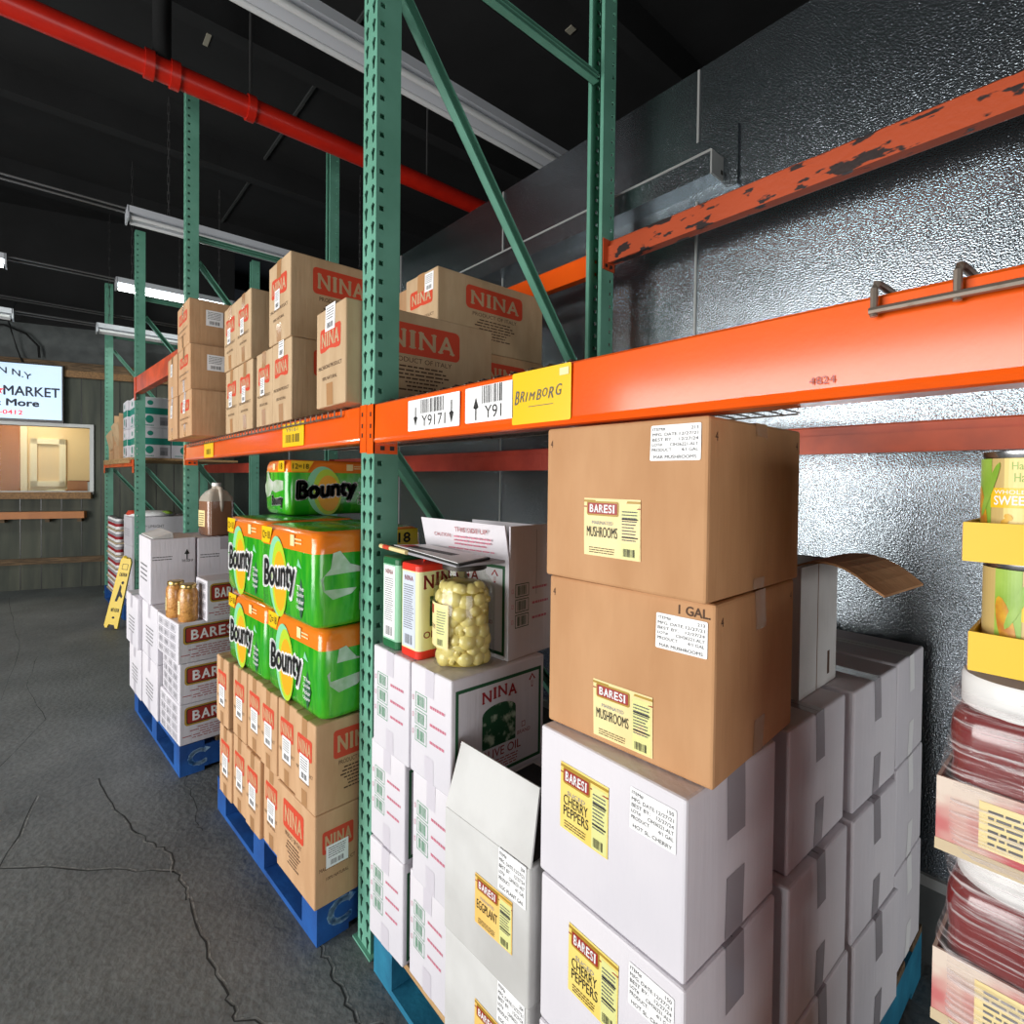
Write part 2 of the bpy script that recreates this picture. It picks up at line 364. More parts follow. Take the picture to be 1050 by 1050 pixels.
def d_serif(mb, fm, s, u0, v0, u1, v1, m, lay=1, bold=.035, arc=0, gap=.16, sv=.09, skew=0):
    tot = sum(WID[c] for c in s) + gap * (len(s) - 1); k = (u1 - u0) / tot; x = u0; H = v1 - v0
    for c in s:
        w = WID[c] * k
        f = ((x + w / 2) - u0) / (u1 - u0); dv = arc * (1 - (2 * f - 1) ** 2) + skew * f
        i0, i1 = (x + w * .28, x + w * .72) if c == 'I' else (x + w * .04, x + w * .96)
        d_text(mb, fm, c, i0, v0 + dv, i1, v1 + dv, m, lay, bold)
        for a, b in SER[c]:
            cx = (x + w / 2) if c == 'I' else i0 + (i1 - i0) * (.09 + .82 * a)
            sw = .34 * k if c != 'I' else .42 * k
            y0 = v0 + dv if b == 0 else v1 + dv - H * sv
            d_rect(mb, fm, cx - sw / 2, y0, cx + sw / 2, y0 + H * sv, m, lay)
        x += w + gap * k
def d_lines(mb, fm, u0, v0, u1, v1, n, m, lay=1, fill=.5, rag=.25, words=True, seed=1):
    rn = random.Random(seed); st = (v1 - v0) / n
    for i in range(n):
        v = v1 - st * (i + .5); x = u0; e = u1 - rn.random() * rag * (u1 - u0)
        while x < e:
            w = (u1 - u0) * (.06 + .12 * rn.random()) if words else e - x
            d_rect(mb, fm, x, v - st * fill / 2, min(x + w, e), v + st * fill / 2, m, lay); x += w + (u1 - u0) * .025
def d_bars(mb, fm, u0, v0, u1, v1, m, lay=1, n=16, seed=3):
    rn = random.Random(seed); st = (u1 - u0) / n
    for i in range(n):
        w = st * (.25 + .5 * rn.random()); d_rect(mb, fm, u0 + st * i, v0, u0 + st * i + w, v1, m, lay)
def arrow(u, v, h, w, up=1):
    s_ = [(-.12, -.5), (.12, -.5), (.12, .05), (.5, .05), (0, .5), (-.5, .05), (-.12, .05)]
    return [(u + a * w, v + up * b * h) for a, b in s_]

# print designs -------------------------------------------------------------
def p_pasta_front(mb, fm, w, h, sticker=False, knock='kraft'):
    a, b = -w * .34, w * .36; v0, v1 = h * .56, h * .80
    d_poly(mb, fm, rrect(a, v0, b, v1, w * .05), 'red_ink', 0)
    d_serif(mb, fm, 'NINA', a + w * .06, v0 + h * .05, b - w * .05, v1 - h * .05, knock, 1)
    d_text(mb, fm, 'MACARONI PRODUCT', -w * .40, h * .385, w * .40, h * .425, 'brown_ink', 0)
    d_text(mb, fm, '100% NATURAL', -w * .25, h * .27, w * .25, h * .305, 'brown_ink', 0)
def p_pasta_side(mb, fm, w, h, knock='kraft', shift=0.0):
    a, b = -w * .30 + shift, w * .24 + shift; v0, v1 = h * .56, h * .88
    d_poly(mb, fm, rrect(a, v0, b, v1, w * .035), 'red_ink', 0)
    d_serif(mb, fm, 'NINA', a + w * .045, v0 + h * .07, b - w * .04, v1 - h * .07, knock, 1)
    d_text(mb, fm, 'PRODUCT OF ITALY', a + w * .06, h * .48, b - w * .06, h * .53, 'brown_ink', 0)
    c = (a + b) / 2
    for i, s in enumerate((.30, .34, .38, .3, .22, .2, .3)):
        d_lines(mb, fm, c - w * s * .5, h * (.42 - i * .04), c + w * s * .5, h * (.45 - i * .04), 1, 'brown_ink', 0, .55, 0, seed=i)
def p_oil_narrow(mb, fm, w, h, ink='pale_green_ink'):
    for i in range(3):
        v = h * (.62 - i * .155)
        d_frame(mb, fm, -w * .36, v, -w * .06, v + h * .135, .0018, ink, 0)
        d_bars(mb, fm, -w * .31, v + h * .02, -w * .11, v + h * .115, ink, 0, 9, i)
        d_frame(mb, fm, -w * .44, v + h * .05, -w * .40, v + h * .09, .001, 'pink_ink', 0)
        d_lines(mb, fm, w * .02, v + h * .05, w * .40, v + h * .085, 1, 'pink_ink', 0, .7, .1, seed=i)
def p_oil_wide(mb, fm, w, h):
    d_frame(mb, fm, -w * .46, h * .04, w * .46, h * .90, .008, 'green_ink', 0)
    d_serif(mb, fm, 'NINA', -w * .20, h * .70, w * .17, h * .80, 'dkred_ink', 0, arc=h * .035)
    pts = [(-w * .20, h * .30), (w * .16, h * .30), (w * .16, h * .60)] + [(-w * .02 + w * .18 * math.cos(t), h * .60 + h * .08 * math.sin(t)) for t in [PI * k / 10 for k in range(1, 10)]] + [(-w * .20, h * .60)]
    d_poly(mb, fm, pts, 'green_leaf_art', 0)
    d_text(mb, fm, 'OLIVE OIL', -w * .22, h * .20, w * .22, h * .28, 'dkred_ink', 0, .01)
    d_text(mb, fm, 'BRAND', w * .18, h * .32, w * .33, h * .355, 'dkred_ink', 0)
    d_frame(mb, fm, w * .23, h * .38, w * .27, h * .43, .0015, 'dkred_ink', 0)
    d_lines(mb, fm, -w * .2, h * .08, w * .2, h * .18, 4, 'dkred_ink', 0, .4, .2)
    d_text(mb, fm, 'MADE', -w * .40, h * .19, -w * .30, h * .22, 'dkred_ink', 0)
    d_poly(mb, fm, arrow(w * .35, h * .79, h * .13, w * .08), 'dkred_ink', 0)
    d_poly(mb, fm, arrow(w * .35, h * .787, h * .10, w * .05), 'white_card', 1)
def p_gallon_side(mb, fm, w, h, ink='dkred_ink'):
    # long face with the maker's plaque and a few lines of print
    d_poly(mb, fm, rrect(-w * .45, h * .46, w * .20, h * .92, h * .08), 'plate_gold', 0)
    d_poly(mb, fm, rrect(-w * .43, h * .50, w * .18, h * .88, h * .05), 'black', 1)
    d_poly(mb, fm, rrect(-w * .42, h * .52, w * .17, h * .86, h * .04), 'plate_red', 2)
    d_serif(mb, fm, 'BARESI', -w * .37, h * .57, w * .13, h * .80, 'white', 3)
    for i, s in enumerate((.4, .55, .35, .7, .5)):
        d_lines(mb, fm, -w * (.12 + s * .5), h * (.36 - i * .06), w * (s * .5 - .12), h * (.40 - i * .06), 1, 'dkred_ink', 0, .45, .1, seed=i)
def p_barcode_grid(mb, fm, w, h):
    for i in range(3):
        for j in range(4):
            u = -w * .42 + i * w * .29; v = h * .06 + j * h * .23
            d_frame(mb, fm, u, v, u + w * .24, v + h * .18, .0025, 'dim_ink', 0)
            d_bars(mb, fm, u + w * .03, v + h * .03, u + w * .21, v + h * .15, 'dim_ink', 0, 7, i * 4 + j)

def product_label(parent, fm, u, v, w, h, words, base='label_yellow', sub=None):
    mb = MB(); f = lambda a, b, o: fm(u + a, v + b, o + .0006)
    mb.add([f(*p) for p in ((0, 0, -.0009), (w, 0, -.0009), (w, h, -.0009), (0, h, -.0009))], [(3, 2, 1, 0)], base)
    d_rect(mb, f, 0, 0, w, h, base, 0, 3)
    d_rect(mb, f, w * .68, h * .02, w * .98, h * .90, 'label_pale', 1)
    d_rect(mb, f, 0, h * .84, w, h * .86, 'plate_red', 1); d_rect(mb, f, 0, h * .93, w, h * .97, 'plate_gold', 1)
    d_poly(mb, f, rrect(w * .06, h * .70, w * .64, h * .95, h * .04), 'plate_gold', 2)
    d_poly(mb, f, rrect(w * .08, h * .73, w * .62, h * .92, h * .02), 'plate_red', 3)
    d_serif(mb, f, 'BARESI', w * .12, h * .76, w * .58, h * .89, 'white', 4)
    if sub: d_text(mb, f, sub, w * .16, h * .55, w * .54, h * .61, 'dim_ink', 2)
    n = len(words)
    if n == 1: d_text(mb, f, words[0], w * .06, h * .33, w * .62, h * .51, 'black', 2)
    else:
        d_text(mb, f, words[0], w * .08, h * .39, w * .60, h * .54, 'black', 2); d_text(mb, f, words[1], w * .08, h * .22, w * .62, h * .37, 'black', 2)
    d_lines(mb, f, w * .10, h * .04, w * .58, h * .16, 3, 'brown_ink', 2, .35)
    d_lines(mb, f, w * .70, h * .30, w * .96, h * .82, 10, 'grey_ink', 2, .35, .3)
    d_rect(mb, f, w * .70, h * .66, w * .96, h * .68, 'black', 3); d_rect(mb, f, w * .70, h * .36, w * .96, h * .38, 'black', 3)
    d_bars(mb, f, w * .72, h * .05, w * .92, h * .18, 'black', 2, 9)
    return mb.build('product_label', parent)
def lot_sticker(parent, fm, u, v, w, h, last, item='213'):
    mb = MB(); f = lambda a, b, o: fm(u + a, v + b, o + .0006)
    mb.add([f(*p) for p in ((0, 0, -.0009), (w, 0, -.0009), (w, h, -.0009), (0, h, -.0009))], [(3, 2, 1, 0)], 'white')
    d_poly(mb, f, rrect(0, 0, w, h, w * .03), 'white', 0)
    L = [('ITEM#', item), ('MFG. DATE:', '12/27/21'), ('BEST BY:', '12/27/24'), ('LOT#', 'CIH36221-ALT'), ('PRODUCT:', '4/1 GAL')]
    for i, (a, b) in enumerate(L):
        y = h * (.84 - i * .145)
        d_text(mb, f, a, w * .04, y, w * .04 + w * .052 * len(a), y + h * .085, 'black', 1)
        e = w * .95; d_text(mb, f, b, e - w * .045 * len(b), y, e, y + h * .085, 'black', 1)
    d_text(mb, f, last, w * .08, h * .06, w * .92, h * .15, 'black', 1)
    return mb.build('lot_sticker', parent)
def barcode_sticker(parent, fm, u, v, w, h):
    mb = MB(); f = lambda a, b, o: fm(u + a, v + b, o + .0006)
    mb.add([f(*p) for p in ((0, 0, -.0009), (w, 0, -.0009), (w, h, -.0009), (0, h, -.0009))], [(3, 2, 1, 0)], 'white')
    d_rect(mb, f, 0, 0, w, h, 'white', 0, 2)
    d_bars(mb, f, w * .2, h * .10, w * .8, h * .32, 'grey_ink', 1, 12)
    d_lines(mb, f, w * .1, h * .42, w * .9, h * .92, 5, 'grey_ink', 1, .35)
    return mb.build('barcode_sticker', parent)

# ------------------------------------------------------------------ cartons
def face_map(face, w, d, h, bul):
    def B(s, t): return bul * (1 - s * s) * (1 - t * t)
    def f(u, v, o):
        if face in 'FK':
            k = o + B(max(-1, min(1, 2 * u / w)), max(-1, min(1, 2 * v / h - 1)))
            return (u, -d / 2 - k, v) if face == 'F' else (-u, d / 2 + k, v)
        if face in 'RL':
            k = o + B(max(-1, min(1, 2 * u / d)), max(-1, min(1, 2 * v / h - 1)))
            return (w / 2 + k, u, v) if face == 'R' else (-w / 2 - k, -u, v)
        k = o
        return (u, v, h + k)
    return f
def carton_body(w, d, h, m, bul, bev=.0045, hollow=False):
    bm = bmesh.new()
    bmesh.ops.create_cube(bm, size=1)
    for v in bm.verts: v.co = Vector((v.co.x * w, v.co.y * d, (v.co.z + .5) * h))
    edges = list(bm.edges)
    bmesh.ops.bevel(bm, geom=edges, offset=bev, segments=2, affect='EDGES', profile=.5)
    big = [f for f in bm.faces if f.calc_area() > w * h * .2 or f.calc_area() > d * h * .2]
    bmesh.ops.subdivide_edges(bm, edges=[e for e in bm.edges if e.calc_length() > min(w, d, h) * .5], cuts=5, use_grid_fill=True)
    for v in bm.verts:
        x, y, z = v.co
        s, t, q = 2 * x / w, 2 * y / d, 2 * z / h - 1
        if abs(abs(y) - d / 2) < 1e-5: v.co.y += math.copysign(bul * (1 - s * s) * (1 - q * q), y)
        elif abs(abs(x) - w / 2) < 1e-5: v.co.x += math.copysign(bul * (1 - t * t) * (1 - q * q), x)
    mb = MB()
    bm.verts.ensure_lookup_table()
    mb.add([v.co.copy() for v in bm.verts], [[v.index for v in f.verts] for f in bm.faces], m)
    bm.free(); return mb
def carton(label, fr, z, w, d, h, rz=0, m='white_card', cat='carton', group=None, anchor='fr', prints=None, parts=None, tape='lilac', tapeF=True, tapeR=False, seam='x', bul=.002, name='cardboard_box', tw=.05, tl=.07):
    c, s = math.cos(R(rz)), math.sin(R(rz))
    ox = -w / 2 if anchor == 'fr' else w / 2
    loc = (fr[0] + c * ox - s * d / 2, fr[1] + s * ox + c * d / 2, z) if anchor != 'c' else (fr[0], fr[1], z)
    t = thing(name, label, cat, loc, rz, group)
    mb = carton_body(w, d, h, m, bul)
    F = {k: face_map(k, w, d, h, bul) for k in 'FRLKT'}
    if seam == 'x': d_rect(mb, F['T'], -w / 2 + .004, -.0012, w / 2 - .004, .0012, 'seam', 0)
    elif seam == 'y': d_rect(mb, F['T'], -.0012, -d / 2 + .004, .0012, d / 2 - .004, 'seam', 0)
    if prints: prints(mb, F, w, d, h)
    mb.build('carton_body', t)
    if tape:
        k = tw / 2
        for on, fc in ((tapeF, 'F'), (tapeR, 'R')):
            if on:
                tm = MB(); d_rect(tm, F[fc], -k, .003, k, tl, tape, 0, 1, 2); tm.build('packing_tape', t)
                tm = MB(); d_rect(tm, F[fc], -k, h - tl, k, h - .001, tape, 0, 1, 2)
                if fc == 'R': vs = [F['T'](-w / 2 + .002, -k, LAY * 1.5), F['T'](w / 2 + .0005, -k, LAY * 1.5), F['T'](w / 2 + .0005, k, LAY * 1.5), F['T'](-w / 2 + .002, k, LAY * 1.5)]
                else: vs = [F['T'](-k, -d / 2 - .0005, LAY * 1.5), F['T'](k, -d / 2 - .0005, LAY * 1.5), F['T'](k, d / 2 - .002, LAY * 1.5), F['T'](-k, d / 2 - .002, LAY * 1.5)]
                q = len(tm.v) - 2; tm.add(vs, [(0, 1, 2, 3)], tape); e = len(tm.v) - 4
                tm.f.append((q, q + 1, e + 2, e + 1) if fc == 'R' else (q, q + 1, e + 1, e)); tm.mi.append(0)
                tm.build('packing_tape', t)
    if parts: parts(t, F, w, d, h)
    return t

# ------------------------------------------------------------------ setting
def structure():
    # floor with cracks
    mb = MB(); mb.box(-9, 5, -5, 3.4, -.1, 0, 'floor')
    cr = [[(-1.6, -.72), (-1.133, -.816), (-.877, -.524), (-.733, -.36), (-.60, -.352), (-.548, -.349), (-.35, -.347), (-.217, -.344), (-.12, -.34), (-.051, -.334), (.10, -.20), (.192, -.06)],
          [(-.733, -.36), (-.86, -.36), (-.95, -.40), (-1.09, -.45), (-1.276, -.48), (-1.6, -.52)], [(-.137, -.10), (-.02, -.105), (.118, -.111), (.2, -.115)],
          [(-.90, -.25), (-1.0, -.255), (-1.112, -.232), (-1.34, -.229), (-1.5, -.19)], [(-1.9, -.9), (-2.5, -.7), (-3.2, -.8), (-3.9, -.75)], [(-3, -.9), (-4.2, -.86), (-5.5, -.95), (-6.6, -1.02)]]
    rn = random.Random(4)
    for k, pl in enumerate(cr):
        fine = []
        for a, b in zip(pl, pl[1:]):
            for i in range(5):
                t = i / 5; fine.append((a[0] + (b[0] - a[0]) * t + rn.uniform(-.008, .008), a[1] + (b[1] - a[1]) * t + rn.uniform(-.008, .008)))
        fine.append(pl[-1])
        for wd, mm, zz, off in ((.006, 'floor_crack', .0006, 0), (.005, 'floor_chip', .0008, .007)):
            if mm == 'floor_chip' and k > 2: continue
            L_ = []
            for i, p in enumerate(fine):
                q = fine[min(i + 1, len(fine) - 1)]; o = fine[max(i - 1, 0)]
                dx, dy = q[0] - o[0], q[1] - o[1]; l = math.hypot(dx, dy) or 1
                ww = wd * rn.uniform(.3, 1.0) * (.5 if k > 2 else 1); nx, ny = -dy / l, dx / l
                L_.append(((p[0] + nx * (off + ww / 2), p[1] + ny * (off + ww / 2), zz), (p[0] + nx * (off - ww / 2), p[1] + ny * (off - ww / 2), zz)))
            vs = [v for pr in L_ for v in pr]
            mb.add(vs, [(2 * i, 2 * i + 1, 2 * i + 3, 2 * i + 2) for i in range(len(L_) - 1)], mm)
    tag(mb.build('floor'), kind='structure')
    # ceiling with beams and a few bare flakes
    mb = MB(); mb.box(-9, 5, -5, 3.4, 4.45, 4.55, 'ceil')
    for x in (-7.6, -5.9, -4.2, -2.5, -.8, .9, 2.6): mb.box(x - .06, x + .06, -5, 3.4, 4.22, 4.45, 'ceil')
    for y in (-2.2, .9): mb.box(-9, 5, y - .01, y + .01, 4.43, 4.45, 'dark_wall')
    for x, y, a, b in ((-3.0, .15, .22, .03), (-1.2, 2.0, .06, .05), (-.2, 1.5, .07, .05), (-3.2, .9, .08, .02), (-2.0, .3, .05, .04), (-4.6, .6, .07, .04)):
        mb.box(x, x + a, y, y + b, 4.443, 4.45, 'flake')
    tag(mb.build('ceiling'), kind='structure')
    # embossed metal wall of the cold room (2.94 m high)
    mb = MB(); mb.box(-7.4, 4.9, 1.2, 1.32, 0, 2.935, 'alu')
    mb.box(-7.4, 4.9, 1.32, 3.3, 2.80, 2.90, 'dark_wall')
    tag(mb.build('wall_right'), kind='structure')
    mb = MB()
    for x in (-4.3, -3.15, -2.0, -.88, .277, 1.43, 2.6): mb.box(x - .004, x + .004, 1.194, 1.2, .24, 2.93, 'alu_frame')
    tag(mb.build('trim_1'), kind='structure')
    mb = MB(); mb.box(-7.3, 4.9, 1.19, 1.2, 0, .22, 'conc'); mb.box(-7.3, 4.9, 1.185, 1.2, .22, .25, 'alu_frame')
    tag(mb.build('baseboard_right'), kind='structure')
    mb = MB(); mb.box(-7.4, 5, 3.3, 3.4, 2.9, 4.45, 'dark_wall'); tag(mb.build('wall_back'), kind='structure')
    mb = MB(); mb.box(4.9, 5, -5, -2.6, 0, 4.45, 'dark_wall'); mb.box(4.9, 5, 1.1, 3.4, 0, 4.45, 'dark_wall'); mb.box(4.9, 5, -2.6, 1.1, 1.5, 4.45, 'dark_wall'); tag(mb.build('wall_end'), kind='structure')  # unseen end wall; its low opening is invented for the added fill
    # loading side: wall with a wide open loading door
    mb = MB(); mb.box(-9, DX0, -5, -4.9, 0, 4.45, 'dark_wall'); mb.box(DX1, 5, -5, -4.9, 0, 4.45, 'dark_wall'); mb.box(DX0, DX1, -5, -4.9, DZ, 4.45, 'dark_wall')
    tag(mb.build('wall_left'), kind='structure')
DX0, DX1, DZ = -2.9, 1.15, 2.75
structure()

# far wall (slightly turned), local frame: s along the wall, z up, n towards the camera
FA = Vector((-7.07, -1.116, 0)); FT = Vector((.249, .9685, 0)); FN = Vector((.9685, -.249, 0))
FROT = math.atan2(FT.y, FT.x)
def far_obj(mb, name, parent=None):
    o = mb.build(name, parent); 
    if not parent: o.location = FA; o.rotation_euler = (0, 0, FROT)
    return o
# local x = s, local y = -n (away from camera), z = up
WS1 = .835; WS0 = -1.6; WZ0, WZ1 = 1.16, 1.925
def far_wall():
    mb = MB()
    mb.box(-4, WS0, 0, .1, 0, 2.6, 'boards'); mb.box(WS1, 2.39, 0, .1, 0, 2.6, 'boards'); mb.box(WS0, WS1, 0, .1, 0, WZ0, 'boards'); mb.box(WS0, WS1, 0, .1, WZ1, 2.6, 'boards')
    x = -4
    while x < 2.38:
        a = x - .004; b = x + .004
        for z0, z1 in ((0, WZ0), (WZ1, 2.6)) if WS0 < x < WS1 else ((0, 2.6),): mb.box(a, b, -.004, 0, z0, z1, 'bezel')
        x += .19
    tag(far_obj(mb, 'wall_far'), kind='structure')
    mb = MB(); mb.box(-4, 2.39, .02, .12, 2.6, 3.12, 'conc'); mb.box(-4, 2.39, -.02, .12, 3.12, 4.45, 'ceil'); tag(far_obj(mb, 'wall_upper'), kind='structure')
    mb = MB(); mb.box(-4, 2.39, -.05, 0, 2.52, 2.60, 'trim_wood'); mb.box(-4, 2.39, -.03, 0, 2.60, 2.70, 'old_wood'); tag(far_obj(mb, 'trim_2'), kind='structure')
    mb = MB(); mb.box(-4, .86, -.10, 0, 1.07, 1.15, 'trim_wood'); tag(far_obj(mb, 'trim_3'), kind='structure')
    mb = MB(); mb.box(-4, .80, -.12, 0, .84, .92, 'plywood')
    for s in (.05, .45, .75, -.4): mb.box(s - .02, s + .02, -.10, 0, .80, .84, 'old_wood')
    tag(far_obj(mb, 'trim_4'), kind='structure')
    mb = MB(); mb.box(-4, 2.0, -.03, 0, .30, .37, 'old_wood'); tag(far_obj(mb, 'baseboard_far'), kind='structure')
    # window frame, glass, office behind
    mb = MB(); t = .04
    mb.box(WS0, WS1 + t, -.03, .1, WZ1, WZ1 + t, 'alu_frame'); mb.box(WS1, WS1 + t, -.03, .1, WZ0 - t, WZ1, 'alu_frame'); mb.box(WS0, WS1, -.03, .1, WZ0 - t, WZ0, 'alu_frame'); mb.box(WS0 - t, WS0, -.03, .1, WZ0 - t, WZ1 + t, 'alu_frame')
    w = tag(far_obj(mb, 'window_1'), kind='structure')
    mb = MB(); mb.box(WS0, WS1, .05, .056, WZ0, WZ1, 'pane'); g = mb.build('window_pane', w)
    mb = MB(); D = 1.0
    mb.box(WS0 - .6, WS1 + .5, D, D + .08, 0, 2.5, 'cream_wall'); mb.box(WS0 - .6, WS1 + .5, .12, D, 2.4, 2.5, 'cream_wall')
    mb.box(WS1 + .45, WS1 + .5, .12, D, 0, 2.4, 'cream_wall'); mb.box(WS0 - .6, WS0 - .55, .12, D, 0, 2.4, 'cream_wall'); mb.box(WS0 - .6, WS1 + .5, .12, D, .0, .05, 'cream_wall')
    tag(far_obj(mb, 'wall_office'), kind='structure')
far_wall()
def far_things():
    # office moulding and door behind the glass
    mb = MB(); D = 1.0
    a, b, z0, z1 = .0, .37, 1.20, 1.83
    for q in ((a, b, z1 - .07, z1), (a, b, z0, z0 + .07), (a, a + .07, z0, z1), (b - .07, b, z0, z1)): mb.box(q[0], q[1], D - .03, D, q[2], q[3], 'cream_trim')
    mb.box(-.10, -.03, D - .03, D, .05, 2.3, 'cream_trim')
    tag(far_obj(mb, 'trim_5'), kind='structure')
    mb = MB(); mb.box(-1.0, -.10, D - .05, D - .0, .05, 2.1, 'plywood'); tag(far_obj(mb, 'door_1'), kind='structure')
    # things on the sill ledge
    o = thing('wooden_box', 'small brown wooden box on the ledge inside the office window', 'box', FA + FT * .66 - FN * .30 + Vector((0, 0, 1.12)), math.degrees(FROT))
    mb = MB(); mb.box(-.10, .10, -.07, .07, .0, .16, 'plywood'); mb.box(-.09, .09, -.06, .06, .16, .165, 'seam'); mb.build('box_body', o)
    mb = MB(); mb.box(.10, .26, -.07, .07, 0, .15, 'grey_card'); q = tag(mb.build('paper_tray'), 'pale grey tray beside the wooden box in the office window', 'tray'); q.location = o.location; q.rotation_euler = o.rotation_euler
    mb = MB(); mb.box(-.50, -.14, -.1, .1, 0, .02, 'cream_trim'); mb.box(-.30, -.12, -.08, .1, .02, .05, 'cream_trim'); q = tag(mb.build('paper_pile'), 'low pile of cream papers lying inside the office window', 'papers'); q.location = o.location; q.rotation_euler = o.rotation_euler
    mb = MB(); mb.box(WS0 - .5, WS1 + .4, .13, .58, 1.05, 1.12, 'trim_wood'); tag(far_obj(mb, 'trim_6'), kind='structure')
    # television
    t = thing('television', 'wall-mounted television showing a market sign on a pale blue screen', 'television', FA, math.degrees(FROT))
    s1 = .60; s0 = s1 - 1.16; z0, z1 = 1.965, 2.64
    mb = MB(); mb.box(s0, s1, -.09, -.035, z0, z1, 'bezel'); mb.box(s0 + .3, s1 - .3, -.035, 0, z0 + .15, z1 - .15, 'bezel'); mb.build('casing', t)
    mb = MB(); f = lambda u, v, o: (u, -.0905 - o, v)
    d_rect(mb, f, s0 + .014, z0 + .03, s1 - .014, z1 - .014, 'screen', 0)
    d_text(mb, f, 'OOKLYN N.Y', -.36, 2.44, .31, 2.51, 'scr_dark', 1, .03, arc=.07)
    d_text(mb, f, 'MARKET', .065, 2.26, .565, 2.365, 'scr_dark', 1, .03)
    st = [(.02 + (.055 if k % 2 == 0 else .022) * math.sin(PI * k / 5), 2.31 + (.055 if k % 2 == 0 else .022) * math.cos(PI * k / 5)) for k in range(10)]
    mb.add([f(.02, 2.31, LAY * 3)] + [f(u, v, LAY * 3) for u, v in st], [(0, 1 + k, 1 + (k + 1) % 10) for k in range(10)], 'scr_red')
    d_text(mb, f, '& More', -.04, 2.14, .375, 2.215, 'scr_dark', 1, .06); d_text(mb, f, '70-0412', -.06, 2.04, .23, 2.09, 'scr_red', 1, .03)
    mb.build('screen', t)
    # cable loops above the television
    mb = MB(); mb.tube([(-.4, -.02, 3.0), (0.05, -.03, 3.06), (.25, -.04, 2.98), (.36, -.04, 2.85), (.37, -.05, 2.72)], .012, 'cable', 6); tag(far_obj(mb, 'power_cable'), 'thick black cable looping down the grey block wall above the television', 'cable')
    mb = MB(); mb.tube([(.25, -.35, 3.25), (.14, -.2, 3.08), (.14, -.08, 2.95), (.17, -.05, 2.80), (.22, -.05, 2.64)], .007, 'cable', 6); tag(far_obj(mb, 'thin_cable'), 'thin black cord hanging from the far ceiling lamp down to the television', 'cable')
far_things()

# ------------------------------------------------------------------ racks
PX0, PD = .08, .075
def post_mesh(H, y0, y1, openback):
    # perforated C-section: front web carries two columns of teardrop slots, sides carry square holes
    mb = MB(); t = .0025; cell = .0508; n = int(H / cell)
    fy = y0 if openback > 0 else y1
    def cellplate(fn, w0, w1, z0, z1, hole):
        outer = [(w0, z0), ((w0 + w1) / 2, z0), (w1, z0), (w1, (z0 + z1) / 2), (w1, z1), ((w0 + w1) / 2, z1), (w0, z1), (w0, (z0 + z1) / 2)]
        cx = (w0 + w1) / 2; cz = (z0 + z1) / 2
        inner = [(cx + a, cz + b) for a, b in hole]
        vs = [fn(a, b, 0) for a, b in outer] + [fn(a, b, 0) for a, b in inner] + [fn(a, b, t * 1.5) for a, b in inner]
        fs = [(k, (k + 1) % 8, 8 + (k + 1) % 8, 8 + k) for k in range(8)] + [(8 + k, 8 + (k + 1) % 8, 16 + (k + 1) % 8, 16 + k) for k in range(8)]
        mb.add(vs, fs, 'green')
    tear = [(-.0045, -.017), (0, -.019), (.0045, -.017), (.006, -.002), (.0115, .010), (0, .0185), (-.0115, .010), (-.006, -.002)]
    sq = [(-.007, -.007), (0, -.007), (.007, -.007), (.007, 0), (.007, .007), (0, .007), (-.007, .007), (-.007, 0)]
    ff = (lambda a, b, o: (a, fy + o, b)) if openback > 0 else (lambda a, b, o: (a, fy - o, b))
    for i in range(n):
        z0 = i * cell; z1 = z0 + cell if i < n - 1 else H
        cellplate(ff, -PX0, -PX0 / 2, z0, z1, tear); cellplate(ff, -PX0 / 2, 0, z0, z1, tear)
        a = fy; b = fy + openback * .034
        c = fy + openback * PD
        lo, hi = min(a, b), max(a, b)
        for X, sg in ((0, -1), (-PX0, 1)):
            cellplate(lambda p, q, o, X=X, sg=sg: (X + sg * o, p, q), lo, hi, z0, z1, sq)
            mb.add([(X, b, z0), (X, c, z0), (X, c, z1), (X, b, z1)], [(0, 1, 2, 3)], 'green')
            mb.add([(X, c, z0), (X + sg * .016, c, z0), (X + sg * .016, c, z1), (X, c, z1)], [(0, 1, 2, 3)], 'green')
            mb.add([(X + sg * .016, c, z0), (X + sg * .016, c - openback * .01, z0), (X + sg * .016, c - openback * .01, z1), (X + sg * .016, c, z1)], [(0, 1, 2, 3)], 'green')
    return mb
def channel(mb, a, b, w, dpt, m):
    # U-section brace running a->b in the frame plane, open towards +x
    mb.bar(a, b, dpt, .004, m, up=(0, 0, 1)) if abs(b[2] - a[2]) < .05 else None
    A = Vector(a); Bv = Vector(b); d = (Bv - A).normalized(); nx = Vector((1, 0, 0)); p = nx.cross(d).normalized()
    def slab(o0, o1, x0, x1):
        q = [A + p * o0 + nx * x0, A + p * o1 + nx * x0, A + p * o1 + nx * x1, A + p * o0 + nx * x1]
        e = Bv - A; mb.hexa(q + [v + e for v in q], m)
    slab(-w / 2, w / 2, -dpt / 2, -dpt / 2 + .003); slab(-w / 2, -w / 2 + .003, -dpt / 2, dpt / 2); slab(w / 2 - .003, w / 2, -dpt / 2, dpt / 2)
